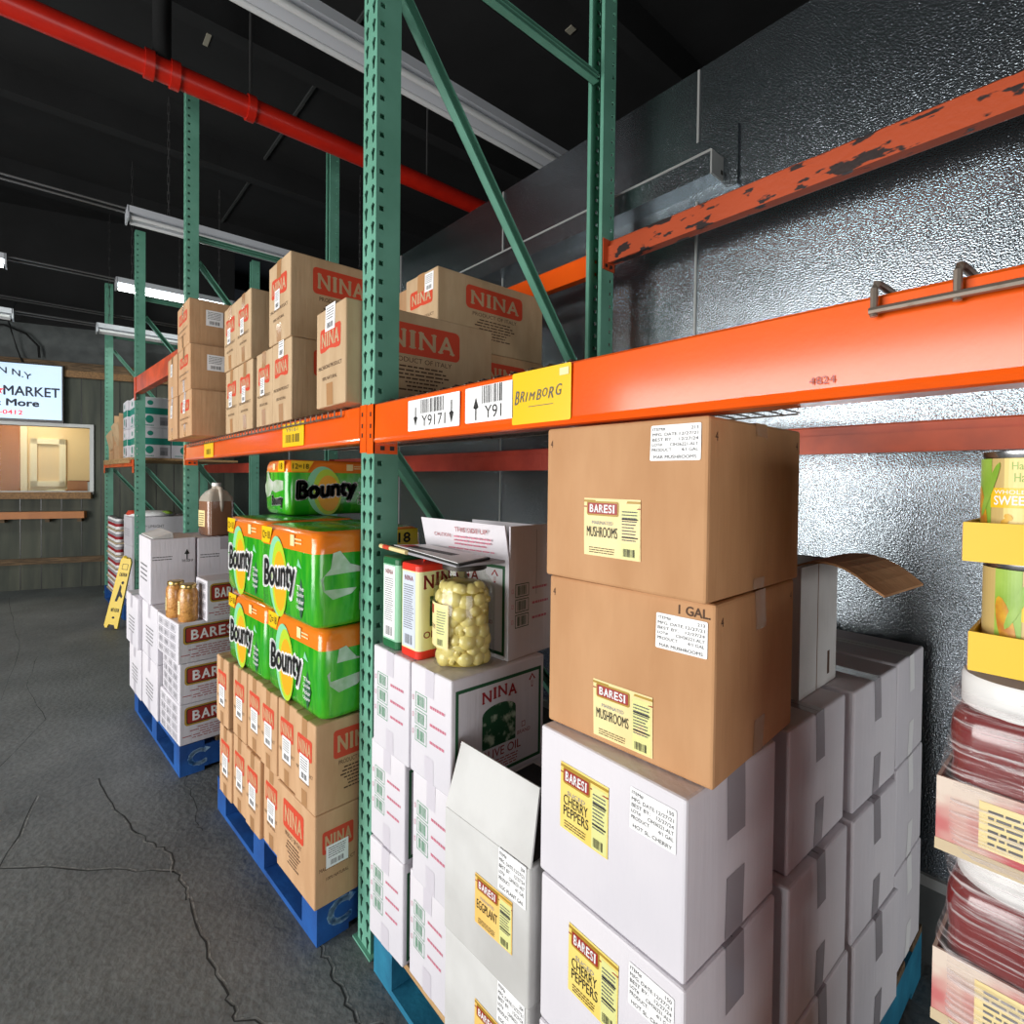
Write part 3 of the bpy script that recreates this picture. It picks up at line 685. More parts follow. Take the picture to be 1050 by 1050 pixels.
def frame_thing(label, x, H, y=0, rz=0, first={}, grp='green rack frames'):
    o = thing('upright_frame', label, 'rack frame', (x, y, 0), rz, grp)
    if H not in first:
        first[H] = (post_mesh(H, 0, PD, 1).build('front_post'), post_mesh(H, 1.045 - PD, 1.045, -1).build('rear_post'))
        for p in first[H]: p.parent = o
    else:
        for p in first[H]:
            c = p.copy(); COL.objects.link(c); c.parent = o
    def seg(name, a, b, w):
        mb = MB(); channel(mb, a, b, w, .03, 'green'); mb.build(name, o)
    f, r_ = PD + .002, 1.045 - PD - .002; X = -.04
    for z in (2.96, .22): seg('strut', (X, f, z), (X, r_, z), .035)
    seg('brace', (X, f, 2.80), (X, r_, 1.66), .035); seg('brace', (X, f, 1.43), (X, r_, .30), .035)
    for nm, a, b in (('foot_plate', -.01, .10), ('foot_plate', .945, 1.055)):
        mb = MB(); mb.box(-.095, .015, a, b, 0, .006, 'green'); mb.build(nm, o)
    return o
frame_thing('green perforated rack frame standing before the open white cartons, nearest fully seen post', 0, 4.0)
frame_thing('green rack frame at the far end of the shelf holding the brown pasta cartons', -2.71, 4.0)
frame_thing('green rack frame with the yellow wet-floor sign leaning against its foot', -4.44, 3.55, -.10)
frame_thing('most distant green rack frame beside the dark board wall and office window', -6.27, 3.55, -.20)
frame_thing('green rack frame carrying the near end of the front orange beam by the corn cans', 2.82, 4.0)

def beam(label, x0, x1, y, z0, z1, m, front=1, holes=True, grp='orange rack beams', con=True, lip=True):
    # stepped box beam; front=1 means the outer face looks to -y
    o = thing('rack_beam', label, 'rack beam', ((x0 + x1) / 2, y, z0), 0, grp)
    L_ = (x1 - x0) / 2; h = z1 - z0; T = Matrix.Diagonal((1, front, 1, 1))
    prof = [(0, .012), (.003, .004), (.012, 0), (.045, 0), (.045, h - .028), (.028, h - .028), (.028, h - .004), (.024, h), (.004, h), (0, h - .004)]
    if lip: prof = [(-.002, .014), (-.004, .008), (0, .002), (.006, 0)] + prof[3:]
    mb = MB(); n = len(prof)
    vs = [(-L_, a * front, b) for a, b in prof] + [(L_, a * front, b) for a, b in prof]
    fs = [(k, (k + 1) % n, n + (k + 1) % n, n + k) for k in range(n)] + [tuple(range(n))[::-1], tuple(range(n, 2 * n))]
    mb.add(vs, fs, m); mb.build('beam_body', o)
    if con:
        for sx in (-1, 1):
            mb = MB(); mm = m; bolts = []
            xe = sx * (L_ + .001); xi = sx * (L_ + .040)
            a, b = sorted((xe - sx * .004, xi)); y0, y1 = sorted((-.004 * front, -.001 * front))
            mb.box(a, b, y0, y1, -.028, h, mm)
            a, b = sorted((xe, xe - sx * .004)); y0, y1 = sorted((-.004 * front, .07 * front))
            mb.box(a, b, y0, y1, -.028, h, mm)
            for q in (-.012,):
                for yy in (.022, .052):
                    bolts.append((*sorted((xe - sx * .0075, xe - sx * .004)), yy * front - .006, yy * front + .006, q - .006, q + .006))
            for q in (h * .75, h * .45, h * .2):
                bolts.append((*sorted((xe + sx * .012, xe + sx * .018)), *sorted((-.0055 * front, -.004 * front)), q - .006, q + .006))
            ec = mb.build('end_connector', o)
            for bb in bolts:
                mb = MB(); mb.box(*bb, 'bolt'); mb.build('bolt', ec)
    return o
X1, X2 = 0.002, 2.738
bF = beam('wide glossy orange front beam with white barcode tags above the brown mushroom cartons', X1, X2, 0, 1.452, 1.562, 'orange')
beam('chipped dull orange rear beam high on the metal wall, right of the rear green post', X1, X2, 1.045, 2.225, 2.318, 'orange_worn', -1)
beam('reddish lower rear beam behind the brown mushroom cartons and corn cans', X1, X2, 1.045, 1.44, 1.52, 'orange_dark', -1)
bG = beam('orange front beam under the shelf of red-logo pasta boxes, with yellow tags', -2.708, -.082, 0, 1.456, 1.564, 'orange')
beam('bright orange rear beam high on the wall left of the rear green post', -2.708, -.082, 1.045, 2.20, 2.30, 'orange', -1)
beam('lower rear beam behind the paper-towel packs', -2.708, -.082, 1.045, 1.40, 1.50, 'red_paint', -1)
# bay behind: upper beam only
def far_beam(label, a, b, z0, z1, m):
    o = thing('rack_beam', label, 'rack beam', ((a[0] + b[0]) / 2, (a[1] + b[1]) / 2, z0), math.degrees(math.atan2(b[1] - a[1], b[0] - a[0])), 'orange rack beams')
    L_ = math.hypot(b[0] - a[0], b[1] - a[1]) / 2; h = z1 - z0
    mb = MB(); mb.box(-L_, L_, 0, .03, 0, h, m); mb.box(-L_, L_, .03, .05, 0, h * .7, m); mb.box(-L_, L_, -.004, 0, 0, .012, m); mb.build('beam_body', o)
    for s in (-1, 1):
        mb = MB(); mb.box(*sorted((s * (L_ - .03), s * (L_ + .03))), -.006, -.001, -.06, h, m); mb.build('end_connector', o)
far_beam('dull orange beam high up between the two middle green frames', (-4.44, -.10), (-2.80, -.003), 2.09, 2.235, 'orange_dark')
far_beam('worn orange beam under the teal-striped white boxes at the far end', (-6.25, -.205), (-4.53, -.105), 1.44, 1.50, 'orange_dark')
far_beam('orange rear beam far back under the teal-striped white boxes', (-6.2, .80), (-4.5, .90), 1.40, 1.50, 'red_paint')

# tags on the beams
def tag_mesh(parent, name, fx, pts, m, draw=None):
    mb = MB(); f = lambda u, v, o: (u, -.004 - o, v)
    d_poly(mb, f, pts, m, 0)
    if draw: draw(mb, f)
    return mb.build(name, parent)
cx = (X1 + X2) / 2; cz = 1.452
def q(x): return x - cx
def yz(z): return z - cz
def t1(mb, f):
    d_bars(mb, f, q(.252), yz(1.513), q(.352), yz(1.546), 'black', 1, 17)
    d_text(mb, f, 'Y9171', q(.256), yz(1.482), q(.358), yz(1.508), 'black', 1)
    d_poly(mb, f, arrow(q(.228), yz(1.507), .045, .018, -1), 'black', 1); d_poly(mb, f, arrow(q(.382), yz(1.507), .052, .018, -1), 'black', 1)
tag_mesh(bF.children[0], 'barcode_tag', 0, rrect(q(.192), yz(1.473), q(.413), yz(1.549), .003), 'white', t1)
def t2(mb, f):
    d_bars(mb, f, q(.493), yz(1.513), q(.56), yz(1.549), 'black', 1, 12); d_text(mb, f, 'Y91', q(.502), yz(1.482), q(.556), yz(1.508), 'black', 1)
    d_poly(mb, f, arrow(q(.472), yz(1.504), .048, .018, 1), 'black', 1)
tag_mesh(bF.children[0], 'barcode_tag', 0, rrect(q(.434), yz(1.475), q(.59), yz(1.550), .003), 'white', t2)
def t3(mb, f):
    for ch, u, w_, v, h_ in (('B', .596, .013, 1.499, .026), ('R', .611, .012, 1.503, .020), ('I', .626, .007, 1.503, .017), ('M', .636, .017, 1.504, .015), ('B', .656, .013, 1.503, .019), ('O', .672, .013, 1.507, .016), ('R', .687, .013, 1.503, .020), ('G', .706, .015, 1.506, .020)):
        d_text(mb, f, ch, q(u), yz(v), q(u + w_), yz(v + h_), 'grey_ink', 3, 0, .3)
    d_rect(mb, f, q(.635), yz(1.492), q(.70), yz(1.4932), 'grey_ink', 3); d_rect(mb, f, q(.715), yz(1.54), q(.737), yz(1.553), 'label_cream', 3)
tag_mesh(bF.children[0], 'paper_tag', 0, rrect(q(.588), yz(1.461), q(.742), yz(1.560), .004), 'bg_yellow', t3)
mb = MB(); f = lambda u, v, o: (u, -.004 - o, v); d_text(mb, f, '4824', q(1.122), yz(1.471), q(1.150), yz(1.480), 'red_paint', 0); mb.build('stamped_number', bF.children[0])
cx = (-2.708 - .082) / 2; cz = 1.456
def t4(mb, f): d_bars(mb, f, q(-.72), yz(1.485), q(-.57), yz(1.515), 'black', 1, 14); d_text(mb, f, 'Y9161', q(-.72), yz(1.525), q(-.59), yz(1.54), 'grey_ink', 1)
tag_mesh(bG.children[0], 'barcode_tag', 0, rrect(q(-.757), yz(1.470), q(-.53), yz(1.556), .003), 'bg_yellow', t4)
def t5(mb, f): d_bars(mb, f, q(-2.07), yz(1.48), q(-1.96), yz(1.51), 'black', 1, 8)
tag_mesh(bG.children[0], 'barcode_tag', 0, rrect(q(-2.13), yz(1.462), q(-1.90), yz(1.552), .003), 'bg_yellow', t5)

# wire decks
def deck(label, x0, x1, n, y0=-.006, y1=1.04, z=1.566, grp='wire shelf decks'):
    o = thing('wire_deck', label, 'wire shelf', ((x0 + x1) / 2, 0, z), 0, grp); L_ = (x1 - x0) / 2
    mb = MB()
    for k in range(n + 1):
        x = -L_ + 2 * L_ * k / n
        mb.tube([(x, y0 - .004, -.025), (x, y0 - .004, -.002), (x, y0 + .004, .003), (x, y1, .003)], .0028, 'wire', 5)
    mb.build('long_wires', o)
    mb = MB()
    for k in range(8): 
        yy = y0 + .02 + (y1 - y0 - .03) * k / 7; mb.tube([(-L_, yy, -.002), (L_, yy, -.002)], .0028, 'wire', 5)
    mb.tube([(-L_, y0 - .007, -.022), (L_, y0 - .007, -.022)], .003, 'wire', 5)
    mb.build('cross_wires', o); return o
deck('wire mesh deck under the red-logo pasta boxes between the two tall green frames', -2.60, -.20, 48)
deck('wire mesh deck behind the white barcode tags, under the stacked pasta boxes', .06, .72, 13, y0=.012)
# heavy wire hanger hooked over the front beam
o = thing('wire_hanger', 'grey wire rod bracket hooked over the top of the front orange beam at right', 'bracket', (1.35, 0, 1.562))
mb = MB(); mb.tube([(-.166, -.012, -.020), (.30, -.012, -.021)], .0042, 'wire', 8); mb.build('cross_rod', o)
for x in (-.162, -.092, -.02, .05, .12, .19, .26):
    mb = MB(); mb.tube([(x, -.0105, -.026), (x, -.0105, .004), (x + .001, -.006, .010), (x + .002, .004, .011), (x + .006, .03, .008), (x + .012, .055, -.002), (x + .012, .06, -.02)], .0038, 'wire', 8); mb.build('hook', o)

# ------------------------------------------------------------------ pallets
def pallet(label, fr, w, d, rz, m, H=.14, sten=True, top='old_wood', anchor='fr'):
    c, s = math.cos(R(rz)), math.sin(R(rz)); ox = -w / 2 if anchor == 'fr' else w / 2
    o = thing('pallet', label, 'pallet', (fr[0] + c * ox - s * d / 2, fr[1] + s * ox + c * d / 2, 0), rz, 'wooden pallets')
    for x in (-w / 2 + .05, 0, w / 2 - .05):
        mb = MB(); mb.box(x - .05, x + .05, -d / 2, d / 2, .018, H - .02, m)
        if sten and x > 0:
            f = lambda u, v, q: (w / 2 + q, u, v)
            d_text(mb, f, 'C', -d * .465, .035, -d * .395, .105, 'stencil', 0, .07)
            d_poly(mb, f, [(-d * .40, .082), (-d * .375, .098), (-d * .40, .112)], 'stencil', 0)
        mb.build('stringer', o)
    n = 7
    for k in range(n):
        bw = .10; y = -d / 2 + bw / 2 + (d - bw) * k / (n - 1)
        mb = MB(); mb.box(-w / 2, w / 2, y - bw / 2, y + bw / 2, H - .02, H, m if k in (0, n - 1) and top != 'raw' else 'old_wood')
        if k == 0:
            mb.box(-w / 2, w / 2, y - bw / 2 - .0006, y - bw / 2, H - .02, H - .004, 'raw_wood' if top == 'raw' else m)
        mb.build('deck_board', o)
    for y in (-d / 2 + .05, 0, d / 2 - .05):
        mb = MB(); mb.box(-w / 2, w / 2, y - .05, y + .05, 0, .018, m); mb.build('base_board', o)
    return o
pallet('teal-blue pallet under the white olive-oil and yellow-label cartons at the front', (1.03, -.012), .985, 1.14, 0, 'pallet_teal', .145, False, 'raw')
pallet('blue pallet under the brown pasta cartons and green paper-towel packs', (-.125, -.105), .90, 1.0, 4, 'pallet_blue', .135)
pallet('blue pallet with a white stencilled mark under the distant white cartons', (-1.375, -.245), .98, 1.0, 4, 'pallet_blue', .138)
Z1 = .146
# ------------------------------------------------------------------ front pallet of white cartons
G1 = 'white cartons on the front pallet'
hh = .2575
def oilprints(wide=True):
    def f(mb, F, w, d, h):
        p_oil_narrow(mb, F['F'], w, h)
        if wide: p_oil_wide(mb, F['R'], d, h)
    return f
def tierz(k, h=hh): return Z1 + k * (h + .001)
oil = dict(d=.285, prints=oilprints(), seam=None, tw=.035, tl=.06, group=G1, bul=.0015)
carton('white green-barcode carton on the teal pallet, lowest beside the green post', (.071, -.040), tierz(0), .158, h=hh, rz=4, anchor='fl', **oil)
carton('white carton with green barcode boxes, bottom tier, tucked behind the lower eggplant-label carton', (.245, -.02), tierz(0), .16, h=hh, rz=1, anchor='fl', **oil)
carton('white carton with green barcode boxes in the middle of its stack beside the green post', (.064, -.034), tierz(1), .168, h=hh, rz=2, anchor='fl', **oil)
carton('white carton with green barcode boxes, middle tier, left of the open eggplant-label carton', (.272, -.03), tierz(1), .158, h=hh, rz=1, anchor='fl', **oil)
carton('white carton with green barcode boxes directly under the green and red oil tins', (.090, -.042), tierz(2), .176, h=hh, rz=1, anchor='fl', **oil)
carton('white carton with a green-framed olive oil panel on its side, under the jar of mushrooms', (.269, -.036), tierz(2), .164, h=hh, rz=1, anchor='fl', **oil)
TZ = tierz(3)
# eggplant cartons
def eggparts(ux, open_=False):
    def f(t, F, w, d, h):
        product_label(t, F['F'], ux, h * .30, .105, .098, ['EGGPLANT'], 'label_orange', 'MARINATED')
        lot_sticker(t, F['F'], w * .18, h * .70, w * .29, .078, 'EGG PLANT GAL', '204')
        if open_:
            mb = MB(); L_ = .135; a = R(14); th = .004
            y0 = -d / 2 + .002
            p = lambda x, l, o: (x, y0 + l * math.sin(a) + o * math.cos(a), h + l * math.cos(a) - o * math.sin(a))
            mb.hexa([p(-w / 2, 0, 0), p(w / 2, 0, 0), p(w / 2, 0, th), p(-w / 2, 0, th), p(-w / 2 + .012, L_, 0), p(w / 2 - .01, L_ * .99, 0), p(w / 2 - .01, L_ * .99, th), p(-w / 2 + .012, L_, th)], 'grey_card')
            mb.hexa([p(-w / 2 - .0004, .004, .0006), p(-w / 2 + .003, .004, .0006), p(-w / 2 + .003, .004, th - .0004), p(-w / 2 - .0004, .004, th - .0004), p(-w / 2 + .0116, L_, .0006), p(-w / 2 + .0146, L_, .0006), p(-w / 2 + .0146, L_, th - .0004), p(-w / 2 + .0116, L_, th - .0004)], 'kraft')
            mb.build('open_flap', t)
    return f
carton('lower eggplant-label white carton, below the one with its flap up', (.436, -.046), tierz(0), .252, .27, hh, 2, 'grey_card', group=G1, anchor='fl', parts=eggparts(-.02), tape=None)
def painted_dark_inside(mb, F, w, d, h):  # near-black patch painted on the closed top stands for the shaded inside
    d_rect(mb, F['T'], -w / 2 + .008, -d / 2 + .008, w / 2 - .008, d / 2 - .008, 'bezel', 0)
carton('white eggplant-label carton with its front lid flap standing open', (.440, -.052), tierz(1), .252, .27, hh, 2.5, 'grey_card', group=G1, anchor='fl', prints=painted_dark_inside, parts=eggparts(-.02, True), tape=None, seam=None)
# cherry pepper cartons
def cherry(t, F, w, d, h):
    product_label(t, F['F'], -w * (.25 if 'middle' in t['label'] else .32), h * .40, .104, .112, ['CHERRY', 'PEPPERS'], 'label_yellow', 'SLICED')
    lot_sticker(t, F['F'], w * .18, h * .68, w * .27, .062, 'HOT SL. CHERRY', '150')
ck = dict(d=.272, h=.2575, m='white_card', group=G1, anchor='fr', parts=cherry, tape='grey_tape', tapeF=False, tapeR=True, tl=.10, tw=.055)
carton('cherry-pepper white carton standing on the teal pallet, lowest of its stack', (.994, -.036), tierz(0), .285, rz=-1, **ck)
carton('cherry-pepper white carton in the middle of the stack under the brown mushroom cartons', (.992, -.035), tierz(1), .285, rz=-1.5, **ck)
carton('cherry-pepper white carton directly under the brown mushroom cartons', (.988, -.030), tierz(2), .289, rz=-1.2, **ck)
# brown mushroom cartons
def mush(extra):
    def f(t, F, w, d, h):
        product_label(t, F['F'], -w * .165 if extra else -w * .20, h * .04 if extra else h * .18, w * .36, h * .36, ['MUSHROOMS'], 'label_cream', 'MARINATED')
        lot_sticker(t, F['F'], w * .205, h * .70 if extra else h * .765, w * .26, h * .20, 'MAR MUSHROOMS')
    return f
def mushprint(extra):
    def f(mb, F, w, d, h):
        d_text(mb, F['F'], '4', -w * .47, h * .87, -w * .452, h * .92, 'brown_ink', 0)
        d_text(mb, F['R'], '4', -d * .45, h * .87, -d * .425, h * .92, 'brown_ink', 0)
        d_text(mb, F['R'], '4', d * .43, h * .87, d * .455, h * .92, 'brown_ink', 0)
        if extra: d_text(mb, F['F'], '1 GAL.', w * .32, h * .915, w * .475, h * .965, 'brown_ink', 0, .03)
        for k in range(5): d_rect(mb, F['R'], d * (-.1 + .035 * k), .004, d * (-.099 + .035 * k), h - .004, 'kraft', 0, 1, 4)
    return f
carton('lower brown carton of mushrooms marked 1 GAL. on top of the white cherry-pepper stack', (1.002, .014), tierz(3) + .001, .308, .310, .262, 3, 'kraft_brown', group='brown mushroom cartons', prints=mushprint(True), parts=mush(True), tape='brown_tape', tapeF=False, tapeR=True, bul=.004, tl=.06, tw=.04)
carton('upper brown carton of mushrooms just beneath the front orange beam', (.998, -.006), tierz(3) + .265, .306, .326, .260, .8, 'kraft_brown', group='brown mushroom cartons', prints=mushprint(False), parts=mush(False), tape='brown_tape', tapeF=False, tapeR=True, bul=.005, tl=.02, tw=.04)
# plain white cartons running back to the metal wall
pk = dict(m='white_card', group=G1, anchor='fr', tape='grey_tape', tapeF=False, tapeR=True, tl=.09, tw=.04, bul=.003)
nm = {0: 'lowest tier', 1: 'middle tier', 2: 'top tier'}
for k in range(3):
    carton(['plain white carton, lowest of the stack just behind the cherry-pepper cartons', 'plain white carton, middle of the stack just behind the cherry-pepper cartons', 'plain white carton under the tall brown-flapped open carton'][k], (.996 + [.018, .014, 0][k], [.272, .264, .290][k]), tierz(k), .27, [.275, .275, .268][k], hh, -1.3, **pk)
for k in range(3):
    carton(['plain white carton at floor level, second stack from the metal wall', 'plain white carton, middle of the second stack from the metal wall', 'plain white carton with white tape, topmost of the second stack from the metal wall'][k], (1.012 + [.014, .010, 0][k], [.564, .556, .581][k]), tierz(k), .27, .262, hh, [-3.6, -2.8, -2.8][k], **pk)
for k in range(3):
    carton(['plain white carton, lowest of the rear stack against the metal wall', 'plain white carton, middle of the rear stack against the metal wall', 'white-taped plain carton, topmost of the rear stack against the metal wall'][k], (1.022 + .002 * (2 - k), .862), tierz(k), .27, .232, hh, -1, **{**pk, 'tape': 'white'})
# carton opened towards the right on the second stack
def flapbox():
    z = tierz(3); w, d, h = .24, .205, .266
    t = thing('open_carton', 'worn grey-white carton with a brown inner flap folded out towards the corn cans', 'carton', (.955 - w / 2, .44 + d / 2, z), 0, G1)
    mb = MB(); th = .004; m = 'grey_card'
    for b in ((-w / 2, w / 2, -d / 2, -d / 2 + th, 0, h), (-w / 2, w / 2, d / 2 - th, d / 2, 0, h), (-w / 2, -w / 2 + th, -d / 2 + th, d / 2 - th, 0, h), (w / 2 - th, w / 2, -d / 2 + th, d / 2 - th, 0, h), (-w / 2 + th, w / 2 - th, -d / 2 + th, d / 2 - th, 0, th)): mb.box(*b, m)
    mb.box(w / 2, w / 2 + .0004, -.012, -.009, 0, h, 'card_edge'); mb.box(w / 2, w / 2 + .0005, .05, .062, .02, .07, 'brown_ink')
    mb.build('carton_body', t)
    mb = MB(); rings = []; n = 8
    for i in range(n + 1):
        a = i / n; x = w / 2 - .012 + .165 * a; zz = h + .004 + .034 * math.sin(a * 2.2) - .052 * a * a
        y0 = -d / 2 - .004 - .075 * a; y1 = d / 2 + .004 + .0 * a
        if i == n: y0 += .02
        rings.append([(x, y0, zz), (x, y1, zz - .012 * a), (x, y1, zz - .012 * a - .004), (x, y0, zz - .004)])
    mb.loft(rings, 'kraft_brown'); mb.build('open_flap', t)
flapbox()

# ------------------------------------------------------------------ goods on top of the olive oil cartons
def tin(label, x, y, w, d, h, rz, base, pale, panel, redtxt=False):
    t = thing('oil_tin', label, 'oil tin', (x, y, TZ), rz, 'olive oil tins')
    mb = MB(); r = .014
    def ring(z, i=0): return [(u, v, z) for u, v in rrect(-w / 2 + i, -d / 2 + i, w / 2 - i, d / 2 - i, r, 4)]
    mb.loft([ring(0, .002), ring(.003), ring(h * .09), ring(h * .0901), ring(h * .925), ring(h * .9251), ring(h - .004), ring(h, .002)], base, True, [base, base, base, pale, base, base, base])
    f = lambda u, v, o: (u, -d / 2 - o, v); g = lambda u, v, o: (w / 2 + o, u, v)
    d_rect(mb, f, -w / 2 + r, h * .11, w / 2 - r, h * .91, panel, 0)
    d_serif(mb, f, 'NINA', -w * .22, h * .82, w * .22, h * .87, 'dkred_ink', 1)
    d_lines(mb, f, -w * .26, h * .30, w * .26, h * .78, 20, 'grey_ink', 1, .35, .3); d_bars(mb, f, -w * .2, h * .14, w * .2, h * .24, 'grey_ink', 1, 9)
    d_serif(mb, g, 'NINA', -d * .40, h * .72, d * .36, h * .86, 'dkred_ink', 0, arc=.012)
    d_rect(mb, g, -d * .28, h * .34, d * .26, h * .66, 'green_leaf_art', 0)
    d_text(mb, g, 'OLIVE OIL', -d * .40, h * .22, d * .40, h * .29, 'dkred_ink', 0, .02); d_text(mb, g, 'POMACE', -d * .2, h * .14, d * .2, h * .18, 'brown_ink', 0)
    mb.build('tin_body', t)
    mb = MB(); mb.lathe([(.016, 0), (.016, .006), (.012, .010)], 'lid_white', 14, (0, d * .28, h)); mb.build('pour_cap', t)
    mb = MB(); mb.tube([(0, -.03, h), (0, -.03, h + .004), (0, .02, h + .004), (0, .02, h)], .003, base, 6); mb.build('carry_handle', t)
    return t
tin('green and white olive oil tin next to the green post', .143, .045, .082, .145, .232, 2, 'tin_green', 'tin_mint', 'white')
tin('red and cream olive oil tin left of the mushroom jar', .236, .048, .084, .145, .228, 2, 'tin_red', 'tin_cream', 'tin_blue')
def mushroom_jar():
    x, y = .352, .058
    t = thing('mushroom_jar', 'large glass jar packed with pale whole mushrooms', 'jar', (x, y, TZ), 0)
    r = .073
    mb = MB(); mb.lathe([(r * .86, 0), (r * .97, .006), (r, .018), (r, .168), (r * .97, .184), (r * .82, .202), (r * .70, .210), (r * .68, .214), (r * .68, .232)], 'glass', 40, cap=False); mb.build('glass_body', t, True)
    mb = MB(); mb.lathe([(r * .80, .008), (r * .80, .172), (r * .58, .192), (.001, .194)], 'brine', 24); mb.build('brine', t, True)
    # one mushroom mesh in three variants: domed cap with a stub of stem
    metas = []
    for v in range(3):
        mb = MB(); k = .0195 + .0015 * v
        mb.lathe([(k * .24, -k * .75), (k * .36, -k * .68), (k * .36, -k * .30), (k * .7, -k * .36), (k * .97, -k * .16), (k * 1.0, k * .06), (k * .92, k * .34), (k * .68, k * .58), (k * .32, k * .72), (k * .02, k * .76)], 'mushroom', 12)
        o = mb.build('mushroom', t, True); metas.append(o)
    rn = random.Random(11); cnt = 0
    rows = 8
    for i in range(rows):
        z = .022 + i * .0222; rr = r * .97 - .0185
        if i == rows - 1: rr -= .010
        n = 12
        for j in range(n):
            if cnt >= 100 - 3 and False: break
            a = 2 * PI * (j + .5 * (i % 2)) / n + rn.uniform(-.09, .09)
            if math.sin(a) > .55 : continue
            o = metas[cnt] if cnt < 3 else metas[rn.randrange(3)].copy()
            if cnt >= 3: COL.objects.link(o); o.parent = t
            s = rn.uniform(.86, 1.04)
            o.scale = (s, s, s); o.location = (rr * math.cos(a), rr * math.sin(a), z + rn.uniform(-.003, .003))
            # cap turned outwards with a random tilt
            d = Vector((math.cos(a), math.sin(a), rn.uniform(-.7, .7))).normalized()
            if rn.random() < .12: d = -d
            o.rotation_euler = d.to_track_quat('Z', 'Y').to_euler(); cnt += 1
    a0 = R(-98)
    def cyl(u, v, o): a = a0 + u / (r + o); return ((r + o + .0008) * math.cos(a), (r + o + .0008) * math.sin(a), v)
    mb = MB(); W, H_ = .085, .10; v0 = .05
    d_rect(mb, cyl, -W / 2, v0, W / 2, v0 + H_, 'label_cream', 0, 12); d_rect(mb, cyl, W * .06, v0 + .005, W * .46, v0 + H_ * .9, 'label_pale', 1, 8)
    d_rect(mb, cyl, -W * .42, v0 + H_ * .74, -W * .1, v0 + H_ * .94, 'plate_red', 1, 4); d_lines(mb, cyl, W * .08, v0 + H_ * .3, W * .44, v0 + H_ * .85, 9, 'grey_ink', 2, .3)
    d_text(mb, cyl, 'MUSHROOMS', -W * .44, v0 + H_ * .4, 0, v0 + H_ * .5, 'brown_ink', 1); d_bars(mb, cyl, W * .12, v0 + H_ * .06, W * .36, v0 + H_ * .2, 'black', 2, 7)
    mb.build('jar_label', t)
    mb = MB(); mb.lathe([(r * .70, .224), (r * .72, .225), (r * .72, .233), (r * .70, .237), (.001, .238)], 'bolt', 36, cap=True); mb.build('jar_lid', t, True, 40)
    return t
mushroom_jar()
# flat printed packs lying across the tins and the jar
def flat_pack():
    z = TZ + .244
    t = thing('flat_packet', 'flat black and white printed packets lying across the oil tins and jar lid', 'packet', (.25, .05, z))
    P = [(-.20, -.045), (.185, -.075), (.20, .05), (-.16, .03)]
    def slab(name, pts, z0, z1, m, lines=True):
        mb = MB(); n = len(pts)
        mb.loft([[(x, y, z0) for x, y in pts], [(x, y, z1) for x, y in pts]], m)
        mb.build(name, t)
    slab('packet', P, 0, .006, 'dim_ink')
    slab('packet', [(-.17, -.04), (.21, -.085), (.17, .03), (-.12, .045)], .006, .011, 'black')
    mb = MB(); f = lambda u, v, o: (u, v, .011 + o)
    mb.loft([[(x, y, .011) for x, y in [(-.155, -.038), (.20, -.082), (.165, .025), (-.11, .04)]], [(x, y, .0125) for x, y in [(-.155, -.038), (.20, -.082), (.165, .025), (-.11, .04)]]], 'white')
    mb.box(-.10, .10, -.03, -.005, .0125, .0128, 'black'); mb.box(-.13, -.09, -.035, .0, .0125, .0128, 'tin_red')
    mb.build('packet', t)
    mb = MB(); mb.tube([(-.215, -.045, .004), (-.05, -.06, .005)], .006, 'label_cream', 8); mb.tube([(-.19, -.048, .0045), (-.15, -.052, .0045)], .0063, 'red_ink', 8); mb.build('rolled_sleeve', t)
flat_pack()
